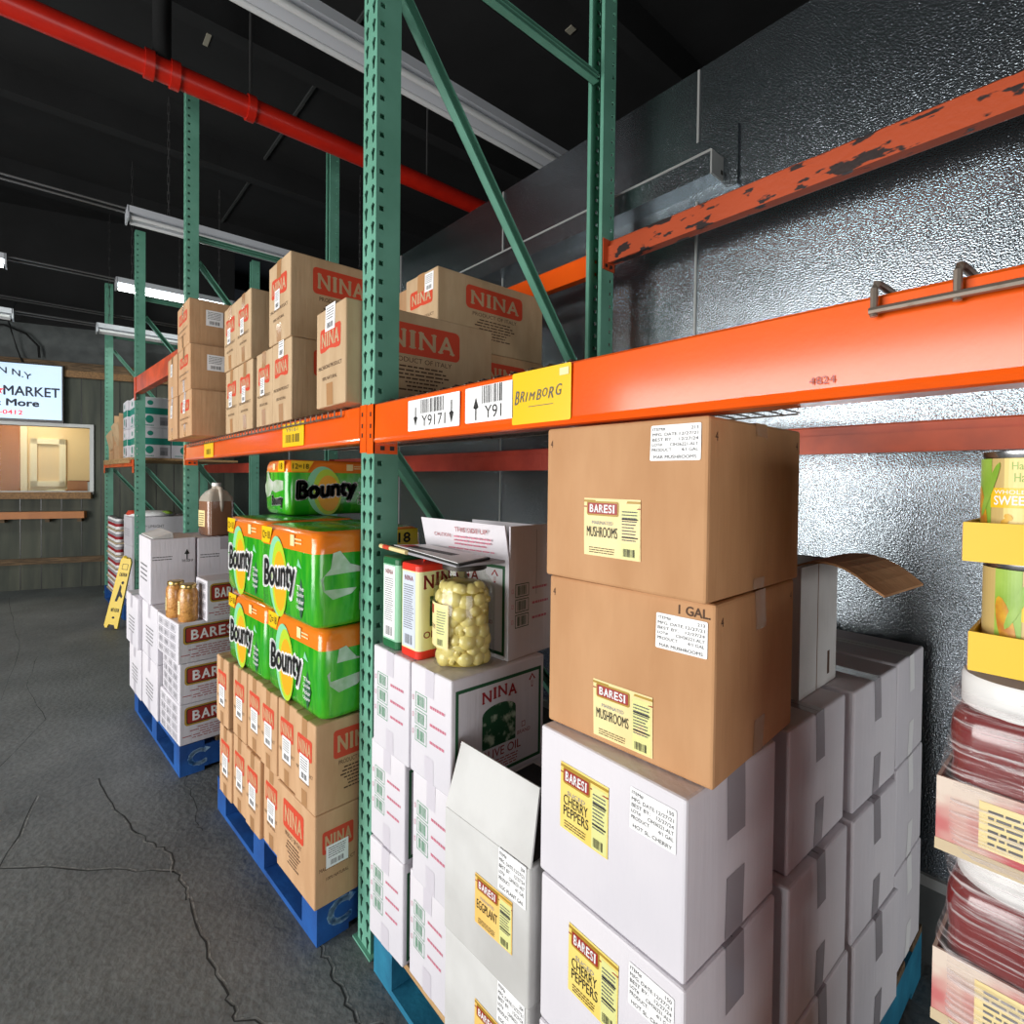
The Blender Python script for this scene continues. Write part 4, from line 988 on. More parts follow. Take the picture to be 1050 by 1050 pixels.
def open_white_box():
    w, d, h = .312, .165, .240
    rz = 6; fr = (.418, .140)
    c, s = math.cos(R(rz)), math.sin(R(rz))
    t = thing('open_carton', 'open white oil carton with its THIS SIDE UP flap raised behind the jar', 'carton', (fr[0] - c * w / 2 - s * d / 2, fr[1] - s * w / 2 + c * d / 2, TZ), rz, G1)
    th = .004
    mb = MB(); m = 'white_card'
    for b in ((-w / 2, w / 2, -d / 2, -d / 2 + th, 0, h), (-w / 2, w / 2, d / 2 - th, d / 2, 0, h), (-w / 2, -w / 2 + th, -d / 2 + th, d / 2 - th, 0, h), (w / 2 - th, w / 2, -d / 2 + th, d / 2 - th, 0, h), (-w / 2 + th, w / 2 - th, -d / 2 + th, d / 2 - th, 0, th)): mb.box(*b, m)
    F = face_map('F', w, d, h, 0); G = face_map('R', w, d, h, 0)
    p_oil_wide(mb, F, w, h * 1.05); p_oil_narrow(mb, G, d, h, 'green_ink')
    mb.box(w / 2, w / 2 + .0004, .018, .0195, h * .62, h + .07, 'dim_ink')
    mb.build('carton_body', t)
    mb = MB(); L_ = .088
    mb.hexa([(-w / 2, -d / 2, h), (w / 2, -d / 2, h), (w / 2, -d / 2 + th, h), (-w / 2, -d / 2 + th, h), (-w / 2 - .012, -d / 2 - .012, h + L_), (w / 2 - .012, -d / 2 - .004, h + L_ * .95), (w / 2 - .012, -d / 2, h + L_ * .95), (-w / 2 - .012, -d / 2 - .008, h + L_)], m)
    f = lambda u, v, o: (u, -d / 2 - .012 * (v - h) / L_ - o - .0008, v)
    d_text(mb, f, 'THIS SIDE UP', -.03, h + .058, .09, h + .070, 'dkred_ink', 1); d_text(mb, f, 'CAUTION:', -.115, h + .042, -.045, h + .051, 'dkred_ink', 1)
    d_lines(mb, f, -.035, h + .022, .105, h + .050, 3, 'pink_ink', 1, .4, .15); d_lines(mb, f, -.06, h + .012, .11, h + .018, 1, 'pink_ink', 1, .5, 0)
    mb.build('open_flap', t)
    mb = MB(); mb.box(w / 2 - th, w / 2, -d / 2 + .004, d / 2 - .004, h, h + .082, m); mb.build('open_flap', t)
    mb = MB(); mb.box(-w / 2 + .01, w / 2 - .01, d / 2 - th, d / 2, h, h + .075, m); mb.build('open_flap', t)
open_white_box()

# ------------------------------------------------------------------ brown pasta cartons and paper towels
G2 = 'narrow brown pasta cartons on the floor pallet'
def at(fr, rz, a, b=0):
    c, s = math.cos(R(rz)), math.sin(R(rz)); return (fr[0] - c * a - s * b, fr[1] - s * a + c * b)
B0 = (-.090, -.126); BR_ = 4
def pasta(mb, F, w, d, h): p_pasta_front(mb, F['F'], w, h); p_pasta_side(mb, F['R'], d, h)
def pasta_turn(mb, F, w, d, h): p_pasta_front(mb, F['R'], d, h); p_pasta_side(mb, F['F'], w, h)
def st(u, v, a=.062, b=.075, face='F'):
    def f(t, F, w, d, h): barcode_sticker(t, F[face], u, v, a, b)
    return f
zA, zB, zC, zD, zE = .137, .405, .663, .925, 1.205
nb = dict(m='kraft', group=G2, seam=None, tw=.035, tl=.05, tape='brown_tape', bul=.0012)
def turned(t, F, w, d, h): barcode_sticker(t, F['R'], -d * .26, h * .40, d * .5, h * .24)
carton('brown pasta carton at the near bottom corner, its wide logo side facing the aisle', B0, zA, .268, .137, .267, BR_, prints=pasta_turn, parts=turned, **{**nb, 'tape': None})
lbs = ['first', 'second', 'third', 'farthest']
for k in range(4):
    carton('narrow brown pasta carton in the bottom row, %s from the turned corner carton' % lbs[k], at(B0, BR_, .273 + k * .1385, [.012, 0, .004, -.002][k]), zA, .136, .27, .267 - .004 * (k > 2), BR_ + [.2, -.1, .1, 0][k], prints=pasta, parts=st(-.03, .085), **nb)
pos = [0, .139, .277, .416, .554, .72]; lbs = ['nearest the green post', 'second from the green post', 'third from the green post', 'fourth from the green post', 'fifth from the green post', 'last one, past the gap']
for k in range(6):
    carton('narrow brown pasta carton under the paper towels, %s' % lbs[k], at(B0, BR_, pos[k], [.0, .006, .002, .008, .004, -.004][k]), zB, .136, .27, .256, BR_ + [0, .1, -.1, .1, 0, 0][k], prints=pasta, parts=st(-.03, .075), **nb)

def towel_pack(label, loc, rz, w, d, h, seed):
    t = thing('paper_towel_pack', label, 'paper towels', loc, rz, 'plastic-wrapped paper towel packs')
    rn = random.Random(seed); mb = MB(); r = .03
    zs = [(0, .016), (.006, .006), (.02, 0), (h * .25, -.002), (h * .5, -.004), (h * .775, -.002), (h * .776, -.002), (h - .02, 0), (h - .006, .006), (h, .018)]
    rings = []
    for z, i in zs:
        ring = []
        for u, v in rrect(-w / 2 + i, -d / 2 + i, w / 2 - i, d / 2 - i, r, 5): ring.append((u + rn.uniform(-.0012, .0012), v + rn.uniform(-.0012, .0012), z))
        rings.append(ring)
    mats = ['bg_green'] * 5 + ['bg_orange'] * 4
    k0 = len(mb.f); mb.loft(rings, 'bg_green', True, mats)
    mb.mi[len(mb.f) - 1] = mb.slot('bg_green')
    # rows of rolls press through the top as shallow seams
    for i in range(1, 4): mb.box(-w / 2 + .03, w / 2 - .03, -d / 2 + d * i / 4 - .001, -d / 2 + d * i / 4 + .001, h, h + .0008, 'green_ink')
    mb.build('wrapped_rolls', t, True, 50)
    mb = MB()
    def logo(f, cu, cv, W, H_):
        d_poly(mb, f, ell(cu - W * .06, cv + H_ * .05, W * .30, H_ * .98, 28, 8), 'bg_teal', 0)
        d_poly(mb, f, ell(cu, cv + H_ * .0, W * .25, H_ * .92, 28, 4), 'bg_lime', 1); d_poly(mb, f, ell(cu + W * .02, cv - H_ * .05, W * .20, H_ * .72, 28, 4), 'bg_amber', 2)
        d_text(mb, f, 'Bounty', cu - W * .53, cv - H_ * .50, cu + W * .53, cv + H_ * .42, 'white', 3, .075, .05, skew=H_ * .16)
        d_text(mb, f, 'Bounty', cu - W * .5, cv - H_ * .46, cu + W * .5, cv + H_ * .38, 'black', 5, .03, .05, skew=H_ * .16)
    F = lambda u, v, o: (u, -d / 2 - .0035 - o, v)
    logo(F, -w * .10, h * .42, w * .58, h * .46)
    d_poly(mb, F, [(-w * .46, h * .79), (-w * .30, h * .79), (-w * .24, h * .98), (-w * .46, h * .98)], 'bg_yellow', 0)
    d_text(mb, F, '12=18', -w * .445, h * .84, -w * .29, h * .93, 'black', 1, .02)
    d_rect(mb, F, w * .10, h * .82, w * .17, h * .94, 'label_cream', 0); d_lines(mb, F, w * .18, h * .84, w * .30, h * .92, 2, 'label_cream', 0, .4)
    d_poly(mb, F, [(w * .23, h * .28), (w * .29, h * .06), (w * .35, h * .28), (w * .29, h * .50)], 'green_ink', 0)
    for i, s in enumerate(('The', 'Quicker', 'Picker', 'Upper')): d_text(mb, F, s, w * .22, h * (.37 - i * .07), w * .34, h * (.42 - i * .07), 'white', 1)
    d_poly(mb, F, [(w * .22, h * .62), (w * .30, h * .60), (w * .24, h * .70)], 'bg_teal', 0)
    for X, sg in ((w / 2, 1), (-w / 2, -1)):
        G = lambda u, v, o, X=X, sg=sg: (X + sg * (.0035 + o), sg * u, v)
        d_poly(mb, G, [(-d * .44, h * .40), (-d * .36, h * .30), (-d * .20, h * .34), (-d * .12, h * .44), (d * .05, h * .40), (d * .40, h * .46), (d * .40, h * .62), (d * .1, h * .64), (-d * .08, h * .60), (-d * .22, h * .66), (-d * .30, h * .80), (-d * .36, h * .78), (-d * .38, h * .62), (-d * .46, h * .52)], 'bg_clear', 0)
        d_text(mb, G, 'Bounty', -d * .12, h * .10, d * .38, h * .34, 'white', 1, .06, skew=.008); d_text(mb, G, 'Bounty', -d * .11, h * .11, d * .37, h * .33, 'black', 2, .03, skew=.008)
        d_rect(mb, G, -d * .08, h * .82, d * .02, h * .93, 'label_cream', 0); d_poly(mb, G, [(d * .16, h * .79), (d * .44, h * .79), (d * .44, h * .98), (d * .20, h * .98)], 'bg_yellow', 0)
        d_text(mb, G, '18', d * .24, h * .83, d * .36, h * .94, 'black', 1, .04)
    mb.build('printed_front', t)
    return t
def tp(label, fr, z, w, d, h, rz, seed):
    c, s = math.cos(R(rz)), math.sin(R(rz)); towel_pack(label, (fr[0] - c * w / 2 - s * d / 2, fr[1] - s * w / 2 + c * d / 2, z), rz, w, d, h, seed)
tp('green paper towel pack in the lower row, nearer the green post, resting on brown cartons', (-.088, -.110), zC, .392, .36, .261, 4, 1)
tp('green paper towel pack in the lower row, farther from the green post', at((-.088, -.110), 4, .405), zC, .38, .36, .258, 4, 2)
tp('green paper towel pack in the upper row, nearer the green post', (-.092, -.128), zD + .001, .40, .36, .276, 4, 3)
tp('green paper towel pack in the upper row, farther from the green post', at((-.092, -.128), 4, .413, .02), zD + .001, .39, .34, .278, 4, 4)
towel_pack('paper towel pack lying crosswise on top, right under the orange beam', (-.868, .205, zE + .001), 90, .40, .26, .218, 5)


# ------------------------------------------------------------------ pasta cartons on the shelf
G3 = 'brown red-logo pasta cartons on the shelf'
SZ = 1.5725
def shelfp(kn='kraft_light', side=True):
    def f(mb, F, w, d, h):
        p_pasta_front(mb, F['F'], w, h, knock=kn)
        if side: p_pasta_side(mb, F['R'], d, h, knock=kn)
    return f
sb = dict(m='kraft_light', group=G3, prints=shelfp(), seam=None, tape='brown_tape', bul=.0025)
stk = st(-.045, .13, .06, .075)
# near, right of the post line
carton('brown pasta carton standing alone at the shelf edge beside the tall green post', (-.092, -.045), SZ, .228, .53, .30, -1, **{**sb, 'parts': lambda t, F, w, d, h: barcode_sticker(t, F['F'], -.02, h * .80, .07, .075) if False else barcode_sticker(t, F['F'], -.035, h * .76, .075, .078)})
hS = .314
carton('brown pasta carton at shelf level directly under the large logo carton', (-.682, .002), SZ, .222, .42, hS, 0, parts=lambda t, F, w, d, h: barcode_sticker(t, F['F'], -.03, h * .80, .06, .09), **sb)
carton('brown pasta carton at shelf level, just left of the one under the large logo carton', (-.912, .004), SZ, .218, .42, hS, 0, parts=stk, **sb)
carton('large brown pasta carton with a big red logo side, topmost at the shelf middle', (-.684, -.002), SZ + hS + .001, .255, .42, .318, 0, parts=stk, **sb)
for k, (a, b) in enumerate((('right', 'lower'), ('left', 'lower'), ('right', 'upper'), ('left', 'upper'))):
    carton('brown pasta carton in the four-box shelf block, %s %s one' % (b, a), (-1.188 - .236 * (k % 2) - (.006 if k > 1 else 0), .002 - (.006 if k > 1 else 0)), SZ + (k > 1) * (hS + .001), .233, .42, hS, 0, parts=stk, **sb)
# far labelled stack overhanging the beam
def labside(t, F, w, d, h): barcode_sticker(t, F['R'], -d * .30, h * .45, .085, .085); 
for k in range(3):
    carton(['brown carton with a shaded plain side, lowest of the three-high stack at the shelf end', 'white-stickered brown carton, middle of the three-high stack at the shelf end', 'white-stickered brown carton, topmost of the three-high stack at the shelf end'][k], (-1.86 - .03 * k, -.118), SZ + k * .2475, .335, .40, .2465, 0, 'kraft', group=G3, prints=shelfp('kraft', False), parts=(labside if k else stk), seam=None, tape='brown_tape')
for k in range(2):
    carton(['narrow brown carton at the shelf end, lower of two left of the three-high stack', 'narrow brown carton at the shelf end, upper of two left of the three-high stack'][k], (-2.232 - .0 * k, -.125), SZ + k * .2475, .30, .40, .2465, 0, 'kraft', group=G3, parts=stk, seam=None, tape='brown_tape')
# rear stack on the second bay
carton('brown pasta carton at the back of the shelf, under the big red-logo carton', (-.322, .55), SZ, .235, .42, .294, 0, 'kraft', group=G3, prints=shelfp('kraft'), parts=None, seam=None, tape='brown_tape')
carton('brown pasta carton with a big red logo, rear of shelf right of the green post', (-.325, .416), SZ + .295, .235, .55, .288, 0, 'kraft_light', group=G3, prints=lambda mb, F, w, d, h: (p_pasta_front(mb, F['F'], w, h, knock='kraft_light'), p_pasta_side(mb, F['R'], d, h, knock='kraft_light', shift=.02)), parts=lambda t, F, w, d, h: barcode_sticker(t, F['F'], .03, h * .72, .06, .07), seam=None, tape='brown_tape')
carton('brown carton mostly hidden behind the tall green post on the back of the shelf', (-.575, .43), SZ + .295, .22, .50, .27, 0, 'kraft', group=G3, parts=None, seam=None, tape=None)
carton('brown carton at shelf level mostly hidden behind the tall green post', (-.575, .52), SZ, .22, .42, .294, 0, 'kraft', group=G3, parts=None, seam=None, tape=None)

# ------------------------------------------------------------------ far pallet
G4 = 'white cartons on the far pallet'
zf = .139; hf = .184; C0 = (-1.378, -.246); CR = 5
def gal(mb, F, w, d, h): p_barcode_grid(mb, F['F'], w, h); p_gallon_side(mb, F['R'], d, h)
for k in range(3):
    carton(['white carton with a red and gold plaque, bottom of three on the far blue pallet', 'white carton with a red and gold plaque, middle of three on the far pallet', 'white carton with a red and gold plaque, right under the two tan jars'][k], (C0[0], C0[1] - [0, .0, .006][k]), zf + k * (hf + .001), .33, .40, hf, CR + [0, -2, 1][k], 'white_card', group=G4, prints=gal, tape=None)
zt = zf + 3 * (hf + .001)
carton('small white carton with a red plaque standing beside the two tan jars', (-1.345, -.145), zt, .16, .26, .185, 5, 'white_card', group=G4, prints=gal, tape=None)
def plainp(mb, F, w, d, h):
    d_lines(mb, F['F'], -w * .2, h * .25, w * .3, h * .6, 5, 'grey_ink', 0, .3, .3)
for k in range(2):
    carton(['white carton on the far pallet, lower of the column left of the plaque cartons', 'white carton on the far pallet, upper of the column left of the plaque cartons'][k], (-1.728, -.285), zf + k * .278, .335, .40, .277, 4, 'white_card', group=G4, prints=plainp)
for k in range(2):
    carton(['white carton at the far left edge of the far pallet, lower one', 'white carton at the far left edge of the far pallet, upper one'][k], (-2.070, -.315 - .015 * k), zf + k * .278, .30, .40, .277, 4, 'white_card', group=G4, prints=plainp)
def arrowp(mb, F, w, d, h):
    d_lines(mb, F['R'], -d * .45, h * .66, -d * .02, h * .74, 2, 'grey_ink', 0, .35, .2); d_poly(mb, F['R'], arrow(d * .30, h * .74, h * .16, d * .12), 'black', 0)
    d_text(mb, F['R'], 'THIS SIDE UP', d * .18, h * .62, d * .44, h * .66, 'black', 0); d_lines(mb, F['R'], -d * .12, h * .1, d * .1, h * .13, 1, 'grey_ink', 0, .5)
    d_lines(mb, F['F'], -w * .3, h * .3, w * .3, h * .6, 4, 'grey_ink', 0, .3, .3)
def loose(t, F, w, d, h):
    mb = MB(); mb.hexa([(-w / 2, -d / 2 + .01, h + .002), (w / 2, -d / 2 + .01, h + .002), (w / 2, 0, h + .002), (-w / 2, 0, h + .002), (-w / 2, -d / 2 + .012, h + .006), (w / 2, -d / 2 + .012, h + .006), (w / 2, -.004, h + .03), (-w / 2, -.004, h + .03)], 'grey_card'); mb.build('loose_flap', t)
zq = zf + 2 * .278
carton('tall white carton with a black upward arrow, behind the two tan jars', (-1.862, -.298), zq, .33, .205, .335, 2, 'white_card', group=G4, prints=arrowp, parts=loose, tape=None, seam=None)
def arrowp2(mb, F, w, d, h): d_lines(mb, F['R'], -d * .45, h * .66, -d * .1, h * .74, 2, 'grey_ink', 0, .35, .2)
carton('tall white carton under the jug of brown liquid', (-1.87, -.085), zq, .33, .27, .33, 2, 'white_card', group=G4, prints=arrowp2, tapeF=False, tapeR=True, tape='grey_tape')
carton('white carton carrying the tall cartons at the back of the far pallet', (-1.73, .125), zf, .36, .32, .555, 2, 'white_card', group=G4, tape=None)
def small_jar(label, x, y, proto=[]):
    if proto:
        t = copy_tree(proto[0]); t['label'] = label; t.location = (x, y, zt); t.rotation_euler = (0, 0, R(-12)); return t
    t = thing('tan_jar', label, 'jar', (x, y, zt), 0, 'two tan jars')
    r = .040
    mb = MB(); mb.lathe([(r * .9, 0), (r, .006), (r, .128), (r * .9, .142), (r * .80, .148), (r * .8, .152)], 'beans', 24); mb.build('glass_body', t, True, 50)
    mb = MB(); mb.lathe([(r * .84, .150), (r * .86, .152), (r * .86, .166), (r * .8, .169), (.001, .169)], 'lid_gold', 24); mb.build('jar_lid', t, True, 40)
    mb = MB(); a0 = R(-80); c_ = lambda u, v, o: ((r + o + .0006) * math.cos(a0 + u / r), (r + o + .0006) * math.sin(a0 + u / r), v)
    d_rect(mb, c_, -.013, .035, .013, .095, 'label_cream', 0, 5); d_lines(mb, c_, -.010, .04, .010, .09, 7, 'brown_ink', 1, .3); mb.build('jar_label', t)
    proto.append(t); return t
small_jar('tan glass jar with a cream label, nearer of the two on the far pallet', -1.425, -.205)
small_jar('tan glass jar, the farther one standing left of its labelled twin', -1.545, -.235)
def jug():
    t = thing('liquid_jug', 'translucent plastic jug of brown liquid standing on a white carton', 'jug', (-1.985, .03, zq + .331), 10)
    def ring(z, a, b, r): return [(u, v, z) for u, v in rrect(-a, -b, a, b, r, 4)]
    mb = MB(); mb.loft([ring(.0, .066, .066, .02), ring(.006, .072, .072, .024), ring(.19, .072, .072, .024), ring(.191, .072, .072, .024)], 'juice'); mb.build('liquid_body', t, True, 45)
    mb = MB(); mb.loft([ring(.191, .072, .072, .024), ring(.215, .066, .066, .024), ring(.245, .046, .046, .02), ring(.262, .022, .022, .012), ring(.275, .02, .02, .012)], 'jug_clear'); mb.build('shoulder', t, True, 45)
    mb = MB(); mb.tube([(.018, .0, .268), (.052, 0, .262), (.064, 0, .23), (.066, 0, .17), (.06, 0, .13)], .012, 'jug_clear', 10); mb.build('handle', t, True)
    mb = MB(); mb.lathe([(.024, .275), (.024, .292), (.022, .294)], 'lid_white', 18); mb.build('cap', t, True, 40)
    mb = MB(); f = lambda u, v, o: (u, -.0725 - o, v); d_rect(mb, f, -.055, .05, .03, .14, 'label_cream', 0); d_lines(mb, f, -.05, .055, .02, .13, 6, 'brown_ink', 1, .35); mb.build('jug_label', t)
jug()

# ------------------------------------------------------------------ far racks
G5 = 'white and teal cartons on the far shelf'
def tealp(mb, F, w, d, h):
    for fc, W in (('R', d), ('F', w)):
        f = F[fc]; d_rect(mb, f, -W * .5 + .003, h * .44, W * .5 - .003, h * .66, 'teal_ink', 0, 4, 1)
        d_poly(mb, f, ell(-W * .12, h * .27, W * .12, h * .13, 14), 'teal_ink', 0); d_poly(mb, f, ell(-W * .1, h * .82, W * .09, h * .08, 12), 'teal_ink', 0)
        d_rect(mb, f, W * .18, h * .08, W * .42, h * .36, 'dim_ink', 0); d_bars(mb, f, W * .2, h * .1, W * .4, h * .24, 'grey_ink', 1, 8); d_lines(mb, f, -W * .4, h * .05, 0, h * .1, 1, 'teal_ink', 0, .6, 0)
zz = 1.5235
for k in range(2):
    carton(['white carton with teal bands, lower nearest one beside the third green frame', 'white carton with teal bands, upper nearest one beside the third green frame'][k], (-4.62, -.075), zz + k * .286, .42, .272, .285, 1, 'white_card', group=G5, prints=tealp, tape=None)
carton('white carton with a teal band at shelf level, half hidden behind the stacked brown cartons', (-4.62, .205), zz, .42, .27, .285, 1, 'white_card', group=G5, prints=tealp, tape=None)
for k in range(2):
    carton(['white carton with teal bands behind the third green frame, lower', 'white carton with teal bands behind the third green frame, upper'][k], (-5.05, -.105), zz + k * .286, .30, .272, .285, 1, 'white_card', group=G5, prints=tealp, tape=None)
def torn(label, fr, z, w, d, h, seed):
    t = thing('torn_carton', label, 'carton', (fr[0] - w / 2, fr[1] + d / 2, z), 2, 'torn brown cartons on the far shelf')
    mb = MB(); th = .005; m = 'kraft'
    for b in ((-w / 2, w / 2, d / 2 - th, d / 2, 0, h), (-w / 2, -w / 2 + th, -d / 2, d / 2 - th, 0, h), (w / 2 - th, w / 2, -d / 2, d / 2 - th, 0, h), (-w / 2 + th, w / 2 - th, -d / 2, d / 2 - th, 0, th), (-w / 2 + th, w / 2 - th, -d / 2, -d / 2 + th, 0, h * .3)): mb.box(*b, m)
    mb.build('carton_body', t)
    rn = random.Random(seed); mb = MB()
    for k in range(5):
        x = -w / 2 + w * (k + .5) / 5; z0 = h * .3 + rn.uniform(0, .05); mb.hexa([(x - .03, -d / 2 + .006, z0), (x + .03, -d / 2 + .006, z0), (x + .03, -d / 2 + .012, z0), (x - .03, -d / 2 + .012, z0), (x - .02, -d / 2 - .03, z0 + .16), (x + .025, -d / 2 - .01, z0 + .2), (x + .025, -d / 2 - .005, z0 + .2), (x - .02, -d / 2 - .025, z0 + .16)], 'kraft_light')
    mb.build('torn_paper', t)
torn('torn-open brown carton with ragged paper, left of the teal-banded cartons', (-5.38, -.15), zz, .36, .30, .47, 2)
torn('low torn brown carton at the outer end of the far shelf', (-5.78, -.17), zz, .34, .30, .26, 5)
mb = MB(); mb.box(-.80, .80, -.01, .90, -.02, 0, 'raw_wood'); mb.box(-.80, .75, -.024, -.01, -.05, .0, 'raw_wood'); q_ = tag(mb.build('shelf_board'), 'pale raw-wood board edge resting on the far worn orange beam', 'board'); q_.location = (-5.39, -.150, 1.5222); q_.rotation_euler = (0, 0, R(3.3))
# wrapped goods on the floor at the far end
G6 = 'wrapped white cartons far down the aisle'
def farp(mb, F, w, d, h): d_text(mb, F['R'], 'KEEP UPRIGHT', -d * .38, h * .62, d * .1, h * .72, 'grey_ink', 0); d_lines(mb, F['F'], -w * .3, h * .3, w * .3, h * .6, 4, 'dim_ink', 0, .3, .3)
pallet('dark blue pallet far down the aisle under the wrapped cans', (-4.72, -.16), 1.25, 1.0, 3, 'pallet_blue', .14, False)
for k in range(3):
    carton(['white carton far down the aisle behind the wet-floor sign, lowest', 'white carton far down the aisle behind the wet-floor sign, middle', 'white carton far down the aisle, topmost under the red and green bag'][k], (-4.74, -.10), .141 + k * .272, .42, .44, .271, 3, 'white_card', group=G6, prints=farp, tape=None)
carton('white carton far down the aisle, right of the one under the red and green bag', (-4.765, .345), .141 + .544, .42, .34, .271, 3, 'white_card', group=G6, prints=farp, tape=None)
carton('tall white carton far down the aisle carrying the right-hand one', (-4.765, .345), .141, .42, .34, .543, 3, 'white_card', group=G6, prints=farp, tape=None)
def bag():
    o = thing('plastic_bag', 'crumpled white, red and green bag lying on the far white cartons', 'bag', (-4.95, .08, .958))
    mb = MB(); rn = random.Random(3); rings = []
    for z, s in ((0, .9), (.015, 1.0), (.035, .85), (.05, .45)):
        rings.append([((.17 * s + rn.uniform(-.02, .02)) * math.cos(2 * PI * k / 14), (.20 * s + rn.uniform(-.03, .03)) * math.sin(2 * PI * k / 14), z) for k in range(14)])
    mb.loft(rings, 'white'); mb.build('bag_body', o, True)
    mb = MB(); mb.lathe([(.05, 0), (.06, .02), (.04, .05)], 'red_ink', 10, (.05, -.15, .01)); mb.build('red_part', o, True); mb = MB(); mb.lathe([(.05, 0), (.055, .012), (.03, .03)], 'leaf_green', 10, (.08, .12, .02)); mb.build('green_part', o, True)
bag()
def bottle_wrap():
    # shrink-wrapped trays of small printed tins, six trays high
    first = None; k = 0
    for i in range(6):
        t = thing('wrapped_can_tray', 'shrink-wrapped tray of red and white cans, %s of the far stack' % ['lowest', 'second from the floor', 'third from the floor', 'fourth from the floor', 'fifth from the floor', 'topmost'][i], 'cans', (-5.55, -.02, .141 + i * .130), 3, 'trays of red and white cans')
        mb = MB(); mb.box(-.29, .29, -.18, .18, 0, .012, 'tray_kraft'); mb.build('tray', t)
        if not first:
            mb = MB(); mb.lathe([(.030, 0), (.034, .004), (.034, .03), (.034, .031), (.034, .060), (.034, .061), (.034, .088), (.034, .089), (.034, .110), (.030, .118)], 'white', 12, cap=True, mats=['grey_ink', 'white', 'white', 'dkred_ink', 'dkred_ink', 'dim_ink', 'white', 'white', 'grey_ink']); first = mb.build('can', t, True, 50); first.location = (-.25, -.14, .0125)
        for a in range(8):
            for b in range(4):
                if (a, b) == (0, 0) and i == 0: continue
                if 0 < b < 3 and a < 7: continue
                c = first.copy(); COL.objects.link(c); c.parent = t; c.location = (-.25 + a * .0715, -.14 + b * .092, .0125); c.rotation_euler = (0, 0, (a * 3 + b) * 1.1 + i)
bottle_wrap()
# yellow wet floor sign leaning on the frame
def wet_sign():
    b = Vector((-4.47, -.275, 0)); top = Vector((-4.50, -.150, .62))
    t = thing('wet_floor_sign', 'folded yellow wet-floor sign leaning against the third green frame', 'floor sign', b)
    ax = Vector((.60, .80, 0)).normalized(); up = (top - b).normalized(); n = ax.cross(up).normalized(); ax = up.cross(n)
    for j, off in enumerate((.0, .035)):
        mb = MB()
        def p(u, v, o): return Vector((0, 0, 0)) + ax * u + up * v + n * (o + off) + (ax * (-.0) if j == 0 else ax * .03 - up * .008)
        W0, W1, H_ = .055, .042, .63; th = .018
        pts = [(-W0, .02), (-W0 * .6, .02), (-W0 * .5, .05), (W0 * .5, .05), (W0 * .6, .02), (W0, .02), (W1, H_ - .03), (W1 * .7, H_), (-W1 * .7, H_), (-W1, H_ - .03)]
        fr_ = [p(u, v, 0) for u, v in pts]; bk = [p(u, v, th) for u, v in pts]
        mb.loft([fr_, bk], 'sign_yellow')
        if j == 1:
            f = lambda u, v, o: p(u, v, th + o)
            d_text(mb, f, 'CAUTION', -.032, .47, .032, .50, 'black', 0, .03); d_frame(mb, f, -.025, .53, .025, .58, .004, 'brown_ink', 0)
            d_poly(mb, f, [(-.02, .25), (.0, .25), (.01, .3), (.03, .28), (.035, .30), (.012, .34), (.01, .38), (-.005, .40), (-.01, .33)], 'black', 0); d_poly(mb, f, ell(.012, .415, .012, .014, 10), 'black', 0)
            d_text(mb, f, 'WET FLOOR', -.035, .16, .035, .19, 'black', 0, .03); d_poly(mb, f, ell(0, .11, .012, .01, 10), 'black', 0)
        mb.build('panel', t)
    mb = MB(); mb.box(-.02, .02, -.01, .01, 0, .02, 'sign_yellow'); o = mb.build('hinge', t); o.location = up * .62 + n * .03
wet_sign()

# ------------------------------------------------------------------ corn cans and wrapped sauce jars at right
SX, SY = 1.252, .03
G7 = 'corn cans in yellow trays'
def corn_can(label, x, y, z, proto=[], rz=0):
    if proto:
        t = copy_tree(proto[0]); t['label'] = label; t.location = (x, y, z); t.rotation_euler = (0, 0, R(rz)); return t
    t = thing('corn_can', label, 'can', (x, y, z), rz, G7); r, h = .0365, .110
    mb = MB(); mb.lathe([(r - .003, 0), (r, .002), (r, .005), (r - .0015, .007), (r - .0015, h - .007), (r, h - .005), (r, h - .001), (r - .003, h), (r - .005, h - .004), (.001, h - .004)], 'can_metal', 40); mb.build('can_body', t, True, 40)
    mb = MB(); a0 = R(-90); k = r - .0012; c_ = lambda u, v, o: ((k + o) * math.cos(a0 + u / k), (k + o) * math.sin(a0 + u / k), v)
    L0, L1 = .008, h - .008; n = 60
    d_rect(mb, c_, -k * PI, L0, k * PI, L1, 'can_tan', 0, n, 1)
    d_rect(mb, c_, -.012, L0, .075, L1, 'can_cream', 1, 24, 1)
    d_rect(mb, c_, -.046, L0, -.024, L1, 'leaf_green', 1, 8, 1)
    d_poly(mb, c_, ell(-.036, .045, .007, .03, 16, 12), 'corn', 2); d_poly(mb, c_, ell(-.026, .07, .004, .03, 12, -20), 'leaf_green', 3)
    d_text(mb, c_, 'Happy', -.006, .088, .014, .098, 'leaf_green', 2); d_text(mb, c_, 'Harvest', -.004, .078, .020, .087, 'leaf_green', 2)
    d_rect(mb, c_, -.024, .052, .05, .072, 'can_yellow', 2, 18, 1)
    d_text(mb, c_, 'WHOLE KERNEL', -.020, .066, .030, .070, 'white', 3); d_text(mb, c_, 'SWEET CORN', -.020, .055, .040, .064, 'white', 3, .02)
    rn = random.Random(2)
    for i in range(14): d_poly(mb, c_, ell(-.012 + rn.uniform(0, .05), .038 + rn.uniform(-.007, .007), .004, .003, 8, rn.uniform(0, 180)), 'corn' if i % 2 else 'can_yellow', 3)
    d_rect(mb, c_, -.020, .014, .004, .022, 'can_yellow', 2, 5, 1)
    mb.build('can_label', t); proto.append(t); return t
